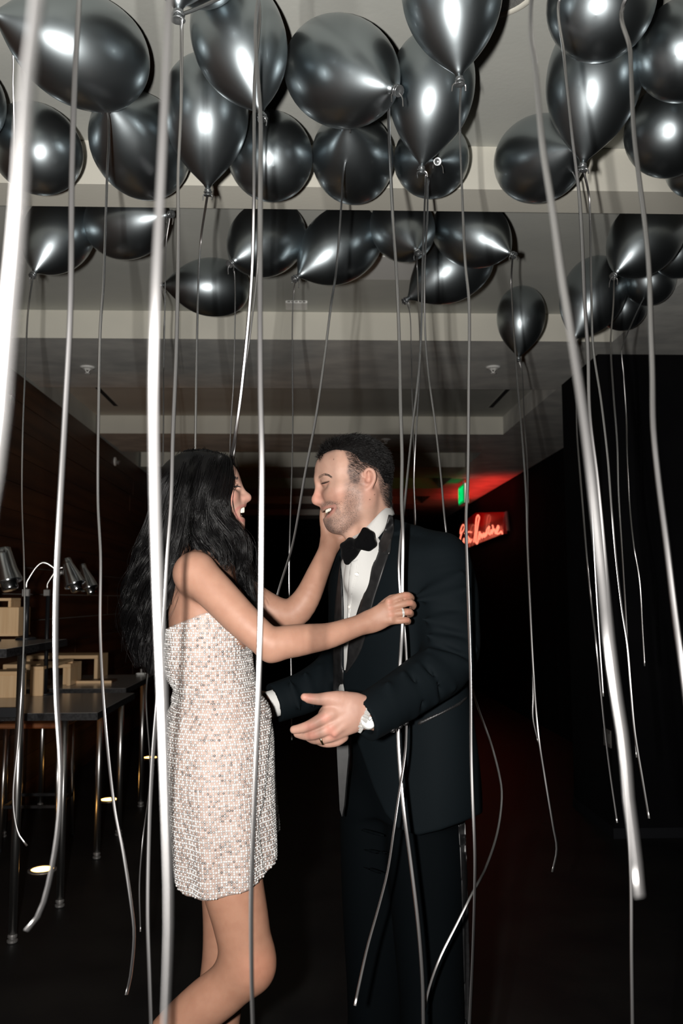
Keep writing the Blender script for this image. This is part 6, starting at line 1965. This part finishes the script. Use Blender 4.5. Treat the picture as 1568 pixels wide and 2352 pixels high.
# placket strip, studs
drape([(806, 1290), (822, 1285), (815, 1330), (808, 1370), (802, 1420), (797, 1420), (799, 1360), (802, 1320)], bvs, 0.0005, 0.0018, M['shirt'], 'placket', shirt, 3.0)
for (px, py) in ((819.5, 1319), (803, 1394)):
    o0 = Vector((0, 0, CAM_H)); d = (P(px, py, 2) - o0).normalized()
    hit, nr, _, _ = bvs.ray_cast(o0, d)
    if hit is None: continue
    b_ = MB().lathe([(0.0001, 0.004), (0.003, 0.004), (0.004, 0.0035), (0.0045, 0.002), (0.0045, 0)], hit, axis=nr, n=16).build('stud', mat('pearl', (0.75, 0.72, 0.66), 0.25), shirt, True)
    u2, w2, a2 = frame_of(nr)
    MB().tube([np.array(hit) + a2 * 0.0022 + 0.0046 * (math.cos(q) * u2 + math.sin(q) * w2) for q in np.linspace(0, 6.2832, 20)], 0.0007, 5, False).build('stud_rim', M['silver'], b_, True)

# shirt collar standing round the neck
tp = [m(800, 1236, MY - 0.020), m(822, 1226, MY - 0.045), m(848, 1203, MY - 0.060), m(874, 1176, MY - 0.054), m(892, 1163, MY - 0.020), m(896, 1160, MY + 0.02), m(880, 1172, MY + 0.055), m(845, 1205, MY + 0.06), m(812, 1232, MY + 0.03)]
bt_ = [m(806, 1272, MY - 0.028), m(838, 1264, MY - 0.058), m(862, 1242, MY - 0.070), m(886, 1212, MY - 0.062), m(902, 1186, MY - 0.024), m(906, 1184, MY + 0.02), m(890, 1205, MY + 0.06), m(855, 1250, MY + 0.066), m(815, 1270, MY + 0.035)]
ts = spline(tp + [tp[0]], 60); bs = spline(bt_ + [bt_[0]], 60)
cen_ = (ts.mean(0) + bs.mean(0)) / 2
rows_ = []
for t in np.linspace(0, 1, 6):
    c = ts * (1 - t) + bs * t
    o2 = c - cen_; o2[:, 2] = 0; o2 /= np.linalg.norm(o2, axis=1)[:, None]
    rows_.append(c + o2 * 0.0015 * math.sin(t * 3.14))
outer = np.array(rows_)
o2 = outer - cen_; o2[..., 2] = 0; o2 /= np.linalg.norm(o2, axis=2)[..., None]
inner_ = outer - o2 * 0.003
Vc = np.concatenate([outer.reshape(-1, 3), inner_.reshape(-1, 3)])
F = []
n = 60
for i in range(5):
    for j_ in range(n - 1):
        q = (i * n + j_, i * n + j_ + 1, (i + 1) * n + j_ + 1, (i + 1) * n + j_)
        F.append(q); F.append(tuple(x + 6 * n for x in reversed(q)))
for j_ in range(n - 1):
    F.append((j_ + 1, j_, j_ + 6 * n, j_ + 1 + 6 * n)); F.append((5 * n + j_, 5 * n + j_ + 1, 11 * n + j_ + 1, 11 * n + j_))
mesh_obj('collar', Vc, F, M['shirt'], shirt, True)

# velvet bow tie
bf = Field((m(765, 1250, 2.0).x, 1.96, m(800, 1310, 2.05).z), (m(880, 1250, 2.0).x, 2.22, m(800, 1200, 2.05).z), 0.0022)
bY, bY2 = 2.062, 2.090
def wing(c, corners, y0, y1, fill, fr):
    for (x, y, r) in corners:
        bf.chain([mr(c[0], c[1], y0, 7), mr((c[0] + x) / 2, (c[1] + y) / 2, (y0 + y1) / 2 - 0.004, 8), mr(x, y, y1, r)], 0.010)
    for p_, q_ in zip(corners[:-1], corners[1:]):
        bf.chain([mr(p_[0], p_[1], y1, p_[2]), mr((p_[0] + q_[0]) / 2, (p_[1] + q_[1]) / 2, y1 - 0.002, (p_[2] + q_[2]) / 2), mr(q_[0], q_[1], y1, q_[2])], 0.008)
    bf.ell(P(fill[0], fill[1], (y0 + y1) / 2 - 0.002), (fr[0] * v, 0.011, fr[1] * v), 0.012)
wing((822, 1249), [(837, 1218, 5.5), (850, 1228, 5.5), (856, 1250, 5.5), (846, 1259, 5)], 2.066, bY - 0.004, (841, 1242), (14, 17))
wing((819, 1252), [(803, 1241, 5.5), (788, 1254, 5.5), (791, 1276, 5.5), (797, 1290, 5), (814, 1276, 5)], 2.072, bY2, (803, 1264), (15, 19))
bf.ell(P(821, 1250, 2.064), (10 * v, 0.018, 13 * v), 0.004)
for a, b in (((828, 1248, 2.057), (850, 1232, 2.044)), ((815, 1256, 2.066), (794, 1266, 2.068))):
    A = P(*a); B = P(*b); bf.cone(A, B, px2m(2.5, A), px2m(2, B), 0.006, 'sub')
Vb, Qb = bf.mesh(2)
del bf
np_obj('bow_tie', Vb, Qb, M['velvet'], man)['label'] = 'black velvet bow tie'

# shirt cuffs, watch, wedding ring
for (c, nr, r, nm) in ((cf, cfn, 0.034, 'cuff'),):
    MB().lathe([(r, -0.02), (r + 0.001, 0.016), (r - 0.002, 0.017), (r - 0.002, -0.02)], c, axis=nr, n=32, caps=False).build(nm, M['shirt'], shirt, True)
wc = P(845, 1655, KY - 0.015)
wn = (Vector((0.42, -1, 0.16))).normalized()
t = None
wt = MB().lathe([(0.017, -0.004), (0.0185, -0.001), (0.0185, 0.003), (0.017, 0.005), (0.0155, 0.0052)], wc, axis=wn, n=36, caps=True).build('watch', M['silver'], man, True)
wt['label'] = 'steel wristwatch half under the cuff'
MB().lathe([(0.0155, 0.0053), (0.0001, 0.0056)], wc, axis=wn, n=36, caps=False).build('dial', mat('watch_dial', (0.75, 0.75, 0.72), 0.25), wt, True)
u2, w2, a2 = frame_of(wn)
for (ang_, ln) in ((0.5, 0.010), (2.3, 0.007)):
    d2 = math.cos(ang_) * u2 + math.sin(ang_) * w2
    MB().tube([np.array(wc) + a2 * 0.0062, np.array(wc) + a2 * 0.0062 + d2 * ln], 0.0005, 4).build('hand', M['black_metal'], wt)
cr = P(824, 1653, KY - 0.018)
MB().lathe([(0.002, -0.002), (0.0024, 0), (0.002, 0.002)], cr, axis=(1, 0, 0), n=10).build('crown', M['silver'], wt, True)
dn = (P(812, 1640, KY) - P(860, 1662, KY)).normalized()
br = MB()
for q in np.linspace(0, 6.2832, 26, endpoint=False):
    u3, w3, a3 = frame_of(dn)
    cpt = np.array(P(838, 1642, KY + 0.004)) + 0.0345 * (math.cos(q) * u3 * 0.78 + math.sin(q) * w3)
    br.lathe([(0.001, -0.007), (0.0042, -0.006), (0.0046, 0), (0.0042, 0.006), (0.001, 0.007)], cpt, axis=a3, n=6)
br.build('bracelet', M['silver'], wt)
rcn = P(739, 1698, KY - 0.003); rax = (P(734, 1699, KY - 0.001) - P(764, 1690, KY - 0.006)).normalized()
u3, w3, a3 = frame_of(rax)
V_, F_ = lathe_mesh([(0.0107, -0.0025), (0.0116, -0.0022), (0.0119, 0), (0.0116, 0.0022), (0.0107, 0.0025)], rcn, rax, 30, False)
mesh_obj('wedding_ring', V_, F_, mat('gold_band', (0.72, 0.52, 0.28), 0.2, 1.0), man, True)
